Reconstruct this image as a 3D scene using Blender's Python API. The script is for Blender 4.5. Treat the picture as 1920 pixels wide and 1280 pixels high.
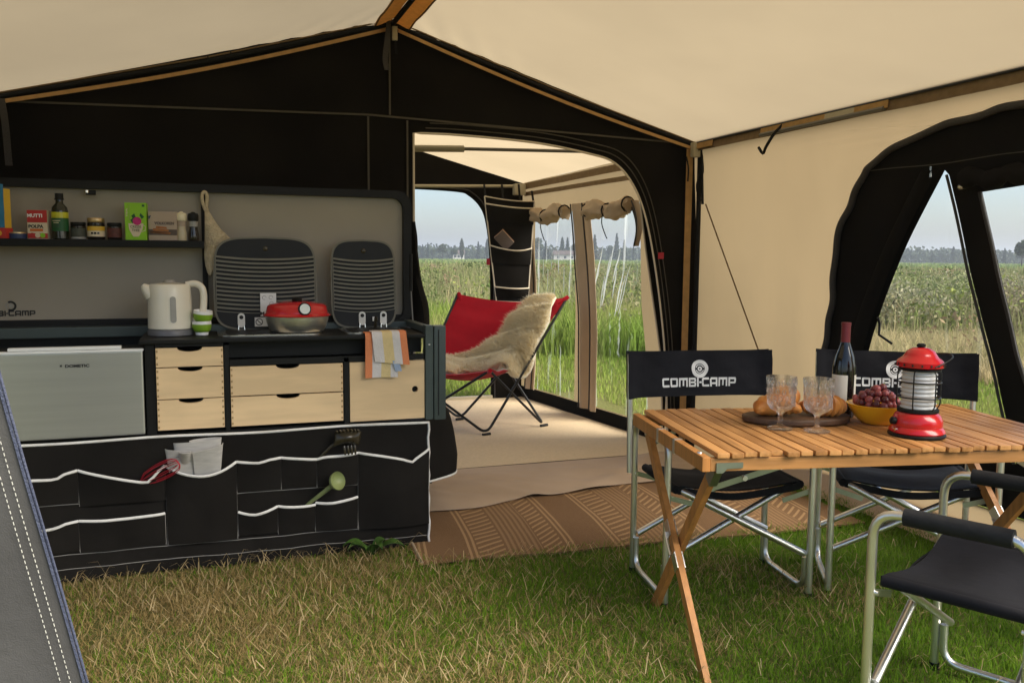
import bpy, bmesh, math, random
import numpy as np
from mathutils import Vector, Matrix
random.seed(7); rng = np.random.default_rng(7)
R = math.radians
for o in list(bpy.data.objects): bpy.data.objects.remove(o)
S = bpy.context.scene
COL = S.collection

# ------------------------------------------------------------------ camera, sky, sun, exposure
cam = bpy.data.cameras.new('camera'); cam.sensor_width = 36; cam.lens = 30.0
cam.clip_start = 0.05; cam.clip_end = 3000
CAM = bpy.data.objects.new('camera', cam); COL.objects.link(CAM)
CAM.location = (0, 0, 1.25)
CAM.rotation_mode = 'QUATERNION'
CAM.rotation_quaternion = (Matrix.Rotation(R(-19.5), 3, 'Z') @ Matrix.Rotation(R(90 - 5.65), 3, 'X')
                           @ Matrix.Rotation(R(0.45), 3, 'Z')).to_quaternion()
S.camera = CAM
S.render.resolution_x = 1024; S.render.resolution_y = 682
SUN_EL, SUN_AZ = 45, 134            # azimuth from +Y towards +X
W = bpy.data.worlds.new('World'); S.world = W; W.use_nodes = True
nt = W.node_tree
sky = nt.nodes.new('ShaderNodeTexSky'); sky.sky_type = 'NISHITA'; sky.sun_disc = False
sky.sun_elevation = R(SUN_EL); sky.sun_rotation = R(SUN_AZ)
sky.air_density = 1.0; sky.dust_density = 2.0; sky.ozone_density = 2.5
bg = nt.nodes['Background']; bg.inputs[1].default_value = 0.080
nt.links.new(sky.outputs[0], bg.inputs[0])
sun = bpy.data.lights.new('sun', 'SUN'); sun.energy = 3.0; sun.angle = R(55.0); sun.color = (1, .92, .78)
SUN = bpy.data.objects.new('sun', sun); COL.objects.link(SUN)
sd = Vector((math.sin(R(SUN_AZ)) * math.cos(R(SUN_EL)), math.cos(R(SUN_AZ)) * math.cos(R(SUN_EL)), math.sin(R(SUN_EL))))
SUN.rotation_euler = sd.to_track_quat('Z', 'Y').to_euler(); SUN.location = (20, 5, 30)
S.view_settings.view_transform = 'Standard'; S.view_settings.look = 'None'
S.view_settings.gamma = 1; S.view_settings.exposure = 1.42
S.cycles.max_bounces = 10; S.cycles.diffuse_bounces = 5; S.cycles.transparent_max_bounces = 10

# ------------------------------------------------------------------ materials
MATS = {}
def srgb(r, g, b):
    return tuple(((c / 255) / 12.92 if c / 255 <= .04045 else ((c / 255 + .055) / 1.055) ** 2.4) for c in (r, g, b))
def mat(name, col, rough=.6, metal=0., var=.12, scale=18., stretch=(1, 1, 1), bump=0., bscale=None, spec=.5,
        transl=0., transm=0., coat=0., col2=None, detail=4., sheen=0., ior=1.45, weave=0., rand=0.):
    m = bpy.data.materials.new(name); m.use_nodes = True; n = m.node_tree.nodes; l = m.node_tree.links
    b = n['Principled BSDF']
    tc = n.new('ShaderNodeTexCoord'); mp = n.new('ShaderNodeMapping'); mp.inputs['Scale'].default_value = stretch
    if rand:
        oi = n.new('ShaderNodeObjectInfo'); ml = n.new('ShaderNodeVectorMath'); ml.operation = 'SCALE'; ml.inputs[0].default_value = (37, 53, 71); l.new(oi.outputs['Random'], ml.inputs['Scale'])
        ad = n.new('ShaderNodeVectorMath'); l.new(tc.outputs['Object'], ad.inputs[0]); l.new(ml.outputs[0], ad.inputs[1]); l.new(ad.outputs[0], mp.inputs[0])
    else: l.new(tc.outputs['Object'], mp.inputs[0])
    nz = n.new('ShaderNodeTexNoise'); nz.inputs['Scale'].default_value = scale; nz.inputs['Detail'].default_value = detail
    l.new(mp.outputs[0], nz.inputs['Vector'])
    rp = n.new('ShaderNodeValToRGB'); rp.color_ramp.elements[0].position = .3; rp.color_ramp.elements[1].position = .7
    c2 = col2 if col2 else tuple(min(1, c * (1 + var)) for c in col)
    c1 = tuple(c * (1 - var) for c in col)
    rp.color_ramp.elements[0].color = (*c1, 1); rp.color_ramp.elements[1].color = (*c2, 1)
    fac = nz.outputs['Fac']
    if rand:
        am = n.new('ShaderNodeMath'); am.operation = 'MULTIPLY_ADD'; am.inputs[1].default_value = rand; sb = n.new('ShaderNodeMath'); sb.operation = 'SUBTRACT'; sb.inputs[1].default_value = .5
        l.new(oi.outputs['Random'], sb.inputs[0]); l.new(sb.outputs[0], am.inputs[0]); l.new(fac, am.inputs[2]); fac = am.outputs[0]
    l.new(fac, rp.inputs[0]); l.new(rp.outputs[0], b.inputs['Base Color'])
    b.inputs['Roughness'].default_value = rough; b.inputs['Metallic'].default_value = metal
    b.inputs['Specular IOR Level'].default_value = spec; b.inputs['IOR'].default_value = ior
    b.inputs['Transmission Weight'].default_value = transm; b.inputs['Coat Weight'].default_value = coat
    if sheen: b.inputs['Sheen Weight'].default_value = sheen
    bumpn = None
    if bump:
        bumpn = n.new('ShaderNodeBump'); bumpn.inputs['Strength'].default_value = bump; bumpn.inputs['Distance'].default_value = .01
        nb = n.new('ShaderNodeTexNoise'); nb.inputs['Scale'].default_value = bscale or scale * 3; nb.inputs['Detail'].default_value = 5
        l.new(mp.outputs[0], nb.inputs['Vector']); l.new(nb.outputs['Fac'], bumpn.inputs['Height'])
        l.new(bumpn.outputs[0], b.inputs['Normal'])
    if weave:
        w1 = n.new('ShaderNodeTexNoise'); w1.inputs['Scale'].default_value = 420; w1.inputs['Detail'].default_value = 1
        b2 = n.new('ShaderNodeBump'); b2.inputs['Strength'].default_value = weave; b2.inputs['Distance'].default_value = .002
        l.new(tc.outputs['Object'], w1.inputs['Vector']); l.new(w1.outputs['Fac'], b2.inputs['Height'])
        if bumpn: l.new(bumpn.outputs[0], b2.inputs['Normal'])
        l.new(b2.outputs[0], b.inputs['Normal'])
    if transl:
        t = n.new('ShaderNodeBsdfTranslucent'); l.new(rp.outputs[0], t.inputs[0])
        if bumpn: l.new(bumpn.outputs[0], t.inputs['Normal'])
        mx = n.new('ShaderNodeMixShader'); mx.inputs[0].default_value = transl
        l.new(b.outputs[0], mx.inputs[1]); l.new(t.outputs[0], mx.inputs[2])
        l.new(mx.outputs[0], n['Material Output'].inputs[0])
    MATS[name] = m; return m

def attr_mat(name, rough=.8, transl=.35, nrm=None):
    m = bpy.data.materials.new(name); m.use_nodes = True; n = m.node_tree.nodes; l = m.node_tree.links
    b = n['Principled BSDF']; a = n.new('ShaderNodeAttribute'); a.attribute_name = 'Col'
    l.new(a.outputs['Color'], b.inputs['Base Color']); b.inputs['Roughness'].default_value = rough
    b.inputs['Specular IOR Level'].default_value = .15
    t = n.new('ShaderNodeBsdfTranslucent'); l.new(a.outputs['Color'], t.inputs[0])
    if nrm:                                  # soft pile: blend the blade's own normal with that of the surface it grows from
        ge = n.new('ShaderNodeNewGeometry'); na = n.new('ShaderNodeAttribute'); na.attribute_name = 'Nrm'
        sc = n.new('ShaderNodeVectorMath'); sc.operation = 'SCALE'; sc.inputs['Scale'].default_value = nrm
        ad = n.new('ShaderNodeVectorMath'); ad.operation = 'ADD'; nn_ = n.new('ShaderNodeVectorMath'); nn_.operation = 'NORMALIZE'
        l.new(na.outputs['Vector'], sc.inputs[0]); l.new(sc.outputs[0], ad.inputs[0]); l.new(ge.outputs['Normal'], ad.inputs[1]); l.new(ad.outputs[0], nn_.inputs[0]); l.new(nn_.outputs[0], b.inputs['Normal'])
    mx = n.new('ShaderNodeMixShader'); mx.inputs[0].default_value = transl
    l.new(b.outputs[0], mx.inputs[1]); l.new(t.outputs[0], mx.inputs[2]); l.new(mx.outputs[0], n['Material Output'].inputs[0])
    MATS[name] = m; return m

M_roof = mat('roof_canvas', (.36, .29, .185), .85, var=.05, scale=1.6, transl=.62, bump=.35, bscale=3.5, weave=.25, detail=9, spec=.1)
M_roof2 = mat('bright_roof_canvas', (.53, .425, .27), .85, var=.05, scale=1.6, transl=.66, bump=.3, bscale=3.5, weave=.2, spec=.1, detail=9)  # paler copy of the roof canvas, colour raised to lighten the annex
M_wall = mat('wall_canvas', (.35, .262, .152), .85, var=.06, scale=1.8, transl=.58, bump=.6, bscale=3.5, detail=9, stretch=(1, 1, .35), weave=.15, spec=.1)
M_black = mat('black_canvas', (.0105, .009, .007), .9, var=.25, scale=3, bump=.6, bscale=6, spec=.08, weave=.2)
M_blackp = mat('black_pocket_cloth', (.0135, .012, .0105), .85, var=.2, scale=5, bump=.55, bscale=9, spec=.08, weave=.2)
M_tan = mat('tan_webbing', (.58, .36, .15), .8, var=.1, scale=30, bump=.2, bscale=200, transl=.35, spec=.1)
M_tan2 = mat('ridge_webbing', (.80, .54, .25), .8, var=.08, scale=30, bump=.2, bscale=200, transl=.6, spec=.1)
M_brown = mat('brown_webbing', (.20, .135, .075), .85, var=.12, scale=30, bump=.2, bscale=200, spec=.1)
M_strap = mat('black_strap', (.012, .012, .012), .8, var=.1, spec=.2)
M_zip = mat('zip_tape', (.045, .040, .036), .6, var=.2, scale=120, bump=.6, bscale=300)
M_piping = mat('cream_piping', (.62, .54, .42), .7, var=.05)
M_white = mat('white_trim', (.72, .71, .68), .75, var=.06, scale=60, bump=.2, bscale=200)
M_stitch = mat('pale_thread', (.30, .29, .27), .8, var=.1)
M_wthread = mat('white_thread', (.55, .54, .48), .8, var=.1)
M_seam = mat('seam_thread', (.075, .065, .045), .8, var=.1)
M_flapg = mat('grey_canvas', (.078, .076, .074), .85, var=.12, scale=9, bump=.15, bscale=40, weave=.3, spec=.15)
M_blue = mat('blue_zip', (.06, .07, .115), .55, var=.15, scale=150, bump=.4, bscale=300)
M_pale = mat('beige_cotton', (.55, .43, .30), .85, var=.06, scale=6, transl=.3, bump=.3, bscale=10, spec=.1)
M_sheet = mat('groundsheet_cloth', (.44, .33, .235), .7, var=.06, scale=4, bump=.25, bscale=7, weave=.2, spec=.2)
M_carpet = mat('annex_carpet', (.66, .52, .34), .95, var=.06, scale=60, bump=.4, bscale=260, spec=.05)
M_alu = mat('aluminium', (.84, .84, .82), .34, metal=1, var=.05, scale=8)
M_steel = mat('steel_links', (.40, .44, .41), .35, metal=1, var=.1, scale=20)
M_polew = mat('pole_plastic', (.42, .37, .26), .5, var=.04)
M_poled = mat('pole_grey', (.16, .15, .13), .45, var=.06, metal=.4)
M_seat = mat('chair_cloth', (.011, .011, .014), .8, var=.2, scale=8, bump=.4, bscale=14, spec=.2, weave=.3)
M_pad = mat('arm_foam', (.016, .016, .017), .75, var=.15, scale=40, bump=.15, spec=.3)
M_logo = mat('white_print', (.74, .74, .72), .6, var=.03)
M_wood = mat('teak_slat', (.43, .195, .06), .42, var=.25, scale=9, stretch=(6, .6, 6), bump=.15, bscale=30, spec=.45, col2=(.58, .29, .10), rand=.4)
M_woodleg = mat('beech_leg', (.46, .20, .055), .45, var=.2, scale=8, stretch=(6, 6, .5), bump=.1, bscale=30, spec=.4)
M_woodr = mat('teak_rail', (.40, .19, .06), .45, var=.2, scale=8, stretch=(.5, 6, 6), bump=.1, bscale=30)
M_birch = mat('birch_ply', (.74, .54, .31), .5, var=.10, scale=5, stretch=(.8, 3, 5), bump=.04, bscale=30, spec=.3, detail=6, rand=.25)
M_joint = mat('end_grain', (.36, .22, .10), .7, var=.2)
M_carc = mat('black_laminate', (.010, .010, .009), .5, var=.1, scale=30, spec=.2)
M_slate = mat('slate_paint', (.062, .080, .076), .42, var=.06, scale=20, spec=.4, metal=.2)
M_panel = mat('grey_panel', (.32, .285, .23), .55, var=.04, scale=3, spec=.25)
M_rubber = mat('black_rubber', (.008, .008, .008), .6, var=.1, spec=.3)
M_fridge = mat('brushed_grey', (.50, .50, .45), .36, metal=.7, var=.05, scale=4, stretch=(.3, 1, 12), bump=.03, bscale=60)
M_fridgeb = mat('fridge_body', (.02, .02, .02), .5, var=.1)
M_lid = mat('smoked_glass', (.020, .021, .022), .5, var=.05, spec=.2)
M_lidr = mat('lid_band', (.185, .175, .14), .5, var=.04, spec=.2)
M_lids = mat('lid_stripe', (.008, .009, .010), .5, var=.05, spec=.2)
M_chrome = mat('steel_plate', (.72, .68, .60), .2, metal=1, var=.05, scale=12)
M_ink = mat('black_ink', (.01, .01, .01), .6, var=.05)
M_kettle = mat('cream_plastic', (.74, .69, .58), .3, var=.02, spec=.5, coat=.2)
M_kbase = mat('kettle_base', (.12, .12, .13), .4, var=.05)
M_window = mat('water_gauge', (.30, .29, .27), .2, var=.08)
M_green = mat('green_glaze', (.20, .36, .02), .4, var=.06)
M_wplast = mat('white_plastic', (.78, .78, .76), .35, var=.02)
M_red = mat('red_enamel', (.52, .012, .016), .22, var=.05, spec=.5, coat=.35)
M_pan = mat('aluminium_pan', (.74, .73, .69), .42, metal=1, var=.08, scale=30, stretch=(1, 1, 8))
M_dial = mat('dial_face', (.62, .66, .62), .3, var=.05)
M_paper = mat('newsprint', (.52, .50, .47), .85, var=.10, scale=26, stretch=(1, 1, 4))
M_olive = mat('olive_plastic', (.22, .26, .10), .45, var=.06)
M_bronze = mat('dark_plastic', (.035, .028, .015), .25, var=.1, spec=.6)
M_redp = mat('red_silicone', (.33, .010, .022), .4, var=.08)
M_knit = mat('cotton_knit', (.56, .46, .31), .95, var=.16, scale=60, bump=.9, bscale=160)
M_redcloth = mat('red_cotton', (.50, .008, .022), .8, var=.12, scale=7, bump=.15, bscale=20, sheen=.2, transl=.12, spec=.15)
M_rod = mat('black_rod', (.012, .012, .012), .4, var=.1)
M_skin = mat('sheepskin_hide', (.96, .88, .69), .9, var=.05, scale=9)
M_fur = attr_mat('fleece', .9, .4)
M_grass = attr_mat('grass_blade', .7, .4, 1.0)
M_leaf = attr_mat('leaf', .75, .3)
M_bark = mat('bark', (.06, .05, .04), .9, var=.2, scale=4, bump=.5)
M_trail = mat('trailer_side', (.03, .03, .03), .5, var=.1)
M_board = mat('walnut_board', (.095, .050, .026), .55, var=.35, scale=10, stretch=(1, 5, 1), bump=.15)
M_crust = mat('croissant_crust', (.58, .17, .018), .38, var=.3, scale=22, col2=(.66, .33, .09), bump=.3, bscale=60, spec=.4)
M_bottle = mat('dark_bottle_glass', (.006, .006, .005), .06, var=.05, spec=.6, coat=.3)
M_capsule = mat('maroon_foil', (.17, .022, .03), .35, var=.1, spec=.5)
M_label = mat('cream_label', (.76, .73, .62), .7, var=.03)
M_bowl = mat('yellow_melamine', (.82, .45, .015), .3, var=.03, spec=.5)
M_grape = mat('red_grape', (.16, .018, .026), .32, var=.5, scale=14, col2=(.34, .075, .075), spec=.5, coat=.15, rand=.5)
M_globe = mat('frosted_globe', (.70, .70, .68), .25, var=.05, spec=.5, coat=.3, transl=.25)
M_wire = mat('black_wire', (.014, .014, .014), .4, var=.1, metal=.3)
M_glass = mat('goblet_glass', (1, 1, 1), .03, var=0, transm=1., ior=1.45)
def glass_tint():
    n = M_glass.node_tree.nodes; l = M_glass.node_tree.links; b = n['Principled BSDF']; b.inputs['Roughness'].default_value = .015
    t = n.new('ShaderNodeBsdfTranslucent'); t.inputs[0].default_value = (.92, .90, .88, 1); d = n.new('ShaderNodeBsdfTransparent'); m1 = n.new('ShaderNodeMixShader'); m2 = n.new('ShaderNodeMixShader')
    m1.inputs[0].default_value = .30; l.new(b.outputs[0], m1.inputs[1]); l.new(d.outputs[0], m1.inputs[2])
    m2.inputs[0].default_value = .02; l.new(m1.outputs[0], m2.inputs[1]); l.new(t.outputs[0], m2.inputs[2]); l.new(m2.outputs[0], n['Material Output'].inputs[0])
glass_tint()
M_towel = mat('white_towel', (.62, .59, .58), .9, var=.04, scale=60, bump=.3, bscale=180)
M_towely = mat('yellow_towel', (.66, .52, .26), .9, var=.04, scale=60, bump=.3, bscale=180)
M_towelo = mat('orange_towel', (.66, .225, .095), .9, var=.05, scale=60, bump=.3, bscale=180)
M_towelb = mat('blue_towel', (.30, .38, .52), .9, var=.05, scale=60, bump=.3, bscale=180)
M_redbox = mat('red_print', (.42, .025, .02), .6, var=.06)
M_orange = mat('orange_print', (.56, .14, .02), .6, var=.06)
M_cream = mat('cream_print', (.62, .52, .38), .6, var=.06)
M_bluebag = mat('blue_print', (.0, .13, .27), .45, var=.08)
M_yellow = mat('yellow_print', (.62, .38, .03), .5, var=.08)
M_lime = mat('lime_print', (.24, .50, .015), .55, var=.04)
M_pink = mat('magenta_print', (.46, .015, .15), .55, var=.2, scale=90)
M_dgreen = mat('dark_green_print', (.010, .085, .022), .5, var=.1)
M_oil = mat('dark_oil_glass', (.010, .012, .004), .1, var=.05, coat=.3)
M_jar = mat('jar_contents', (.014, .010, .008), .15, var=.2, coat=.3)
M_jarl = mat('jar_label_dark', (.05, .055, .042), .6, var=.15, scale=60)
M_gold = mat('brass_lid', (.60, .43, .22), .35, metal=.8, var=.05)
M_bread = mat('bread_print', (.32, .115, .03), .6, var=.25, scale=60)
M_kraft = mat('kraft_print', (.40, .31, .24), .65, var=.05)
M_salt = mat('salt_fill', (.52, .44, .30), .3, var=.08)
M_ivory = mat('ivory_cap', (.74, .66, .46), .45, var=.03)
M_navy = mat('navy_print', (.02, .035, .10), .5, var=.1)
M_cloud = mat('house_plaster', (.62, .60, .56), .8, var=.05)
M_tile = mat('roof_tile', (.10, .075, .065), .8, var=.1)
M_windowg = mat('dark_window', (.03, .035, .04), .2, var=.1)
M_redtag = mat('red_tag', (.40, .02, .04), .6, var=.1)

def vinyl(name, streak):
    m = bpy.data.materials.new(name); m.use_nodes = True; n = m.node_tree.nodes; l = m.node_tree.links
    n.remove(n['Principled BSDF'])
    tr = n.new('ShaderNodeBsdfTransparent'); tr.inputs[0].default_value = (.97, .975, .97, 1)
    gl = n.new('ShaderNodeBsdfGlossy'); gl.inputs['Roughness'].default_value = .06
    fr = n.new('ShaderNodeFresnel'); fr.inputs[0].default_value = 1.35 if streak > .2 else 1.12
    tc = n.new('ShaderNodeTexCoord'); mp = n.new('ShaderNodeMapping'); mp.inputs['Scale'].default_value = (14, 14, .9)
    mp.inputs['Rotation'].default_value = (R(14), 0, 0)
    nz = n.new('ShaderNodeTexNoise'); nz.inputs['Scale'].default_value = 1.5; nz.inputs['Detail'].default_value = 2
    l.new(tc.outputs['Object'], mp.inputs[0]); l.new(mp.outputs[0], nz.inputs['Vector'])
    bp = n.new('ShaderNodeBump'); bp.inputs['Strength'].default_value = .5 * streak if streak > .2 else 0; bp.inputs['Distance'].default_value = .02
    l.new(nz.outputs['Fac'], bp.inputs['Height']); l.new(bp.outputs[0], gl.inputs['Normal']); l.new(bp.outputs[0], fr.inputs['Normal'])
    m1 = n.new('ShaderNodeMixShader'); l.new(fr.outputs[0], m1.inputs[0]); l.new(tr.outputs[0], m1.inputs[1]); l.new(gl.outputs[0], m1.inputs[2])
    # sky glints on the creased plastic, put into the colour as pale streaks
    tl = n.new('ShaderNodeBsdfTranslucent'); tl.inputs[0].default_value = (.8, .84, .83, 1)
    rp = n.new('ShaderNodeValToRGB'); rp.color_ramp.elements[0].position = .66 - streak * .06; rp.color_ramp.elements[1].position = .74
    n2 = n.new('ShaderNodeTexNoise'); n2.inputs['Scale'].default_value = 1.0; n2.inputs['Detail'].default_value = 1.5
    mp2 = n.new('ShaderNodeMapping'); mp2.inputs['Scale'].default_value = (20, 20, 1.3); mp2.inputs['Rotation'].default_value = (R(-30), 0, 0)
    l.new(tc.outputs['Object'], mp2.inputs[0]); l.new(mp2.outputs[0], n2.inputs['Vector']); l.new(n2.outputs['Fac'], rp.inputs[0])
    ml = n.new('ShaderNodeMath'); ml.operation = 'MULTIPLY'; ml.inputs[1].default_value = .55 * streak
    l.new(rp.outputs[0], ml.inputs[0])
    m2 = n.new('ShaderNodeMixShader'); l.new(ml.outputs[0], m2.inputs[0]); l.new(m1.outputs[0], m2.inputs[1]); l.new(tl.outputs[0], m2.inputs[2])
    l.new(m2.outputs[0], n['Material Output'].inputs[0]); return m
M_vinyl = vinyl('creased_glint_vinyl', .7); M_vinyl2 = vinyl('clear_vinyl', .06)

def rug_mat():
    m = bpy.data.materials.new('woven_rug'); m.use_nodes = True; n = m.node_tree.nodes; l = m.node_tree.links
    b = n['Principled BSDF']; b.inputs['Roughness'].default_value = .9; b.inputs['Specular IOR Level'].default_value = .15
    tc = n.new('ShaderNodeTexCoord'); sx = n.new('ShaderNodeSeparateXYZ'); l.new(tc.outputs['Object'], sx.inputs[0])
    def mth(op, a, c=None, d=None):
        q = n.new('ShaderNodeMath'); q.operation = op
        for i, v in enumerate((a, c, d)):
            if v is None: continue
            if isinstance(v, (int, float)): q.inputs[i].default_value = v
            else: l.new(v, q.inputs[i])
        return q.outputs[0]
    x, y = sx.outputs[0], sx.outputs[1]
    # bands running across the rug: double lines, plain weave, cross stripes, fine lengthwise lines
    u = mth('SUBTRACT', x, mth('ADD', mth('MULTIPLY', y, .14), mth('MULTIPLY', mth('MULTIPLY', y, y), -.10)))
    fr = mth('MULTIPLY', mth('FRACT', mth('DIVIDE', u, .64)), .64)
    def near(c, w): return mth('LESS_THAN', mth('ABSOLUTE', mth('SUBTRACT', fr, c)), w)
    line = mth('MAXIMUM', mth('MAXIMUM', near(.010, .0055), near(.034, .0055)), mth('MAXIMUM', near(.220, .0055), near(.244, .0055)))
    v = mth('ADD', y, mth('MULTIPLY', mth('MULTIPLY', fr, fr), -.9))
    st = mth('LESS_THAN', mth('FRACT', mth('DIVIDE', v, .052)), .36)
    st = mth('MULTIPLY', st, mth('MAXIMUM', near(.315, .058), near(.585, .045)))
    s2 = mth('MULTIPLY', mth('LESS_THAN', mth('FRACT', mth('DIVIDE', fr, .024)), .5), near(.458, .075))
    wv = n.new('ShaderNodeTexNoise'); wv.inputs['Scale'].default_value = 190; wv.inputs['Detail'].default_value = 2
    l.new(tc.outputs['Object'], wv.inputs['Vector'])
    tan_ = mth('MAXIMUM', line, mth('MAXIMUM', st, mth('MULTIPLY', s2, .55)))
    base = n.new('ShaderNodeMix'); base.data_type = 'RGBA'
    base.inputs[6].default_value = (.13, .070, .032, 1); base.inputs[7].default_value = (.25, .15, .078, 1); l.new(wv.outputs['Fac'], base.inputs[0])
    mx = n.new('ShaderNodeMix'); mx.data_type = 'RGBA'; l.new(tan_, mx.inputs[0]); l.new(base.outputs[2], mx.inputs[6]); mx.inputs[7].default_value = (.36, .225, .115, 1)
    l.new(mx.outputs[2], b.inputs['Base Color'])
    bp = n.new('ShaderNodeBump'); bp.inputs['Strength'].default_value = .6; bp.inputs['Distance'].default_value = .004
    l.new(wv.outputs['Fac'], bp.inputs['Height']); l.new(bp.outputs[0], b.inputs['Normal']); return m
M_rug = rug_mat()

def ground_mat():
    m = bpy.data.materials.new('soil_and_turf'); m.use_nodes = True; n = m.node_tree.nodes; l = m.node_tree.links
    b = n['Principled BSDF']; b.inputs['Roughness'].default_value = .95; b.inputs['Specular IOR Level'].default_value = .05
    tc = n.new('ShaderNodeTexCoord')
    a = n.new('ShaderNodeTexNoise'); a.inputs['Scale'].default_value = .35; a.inputs['Detail'].default_value = 8; l.new(tc.outputs['Object'], a.inputs['Vector'])
    c = n.new('ShaderNodeTexNoise'); c.inputs['Scale'].default_value = 40; c.inputs['Detail'].default_value = 5; l.new(tc.outputs['Object'], c.inputs['Vector'])
    r1 = n.new('ShaderNodeValToRGB'); r1.color_ramp.elements[0].color = (.09, .13, .03, 1); r1.color_ramp.elements[1].color = (.18, .22, .06, 1)
    r1.color_ramp.elements[0].position = .35; r1.color_ramp.elements[1].position = .65; l.new(a.outputs['Fac'], r1.inputs[0])
    r2 = n.new('ShaderNodeValToRGB'); r2.color_ramp.elements[0].color = (.055, .042, .018, 1); r2.color_ramp.elements[1].color = (.19, .145, .065, 1)
    l.new(c.outputs['Fac'], r2.inputs[0])
    mx = n.new('ShaderNodeMix'); mx.data_type = 'RGBA'; mx.inputs[0].default_value = .5
    l.new(r1.outputs[0], mx.inputs[6]); l.new(r2.outputs[0], mx.inputs[7]); l.new(mx.outputs[2], b.inputs['Base Color'])
    bp = n.new('ShaderNodeBump'); bp.inputs['Strength'].default_value = .8; bp.inputs['Distance'].default_value = .03
    l.new(c.outputs['Fac'], bp.inputs['Height']); l.new(bp.outputs[0], b.inputs['Normal']); return m
M_ground = ground_mat()

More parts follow.
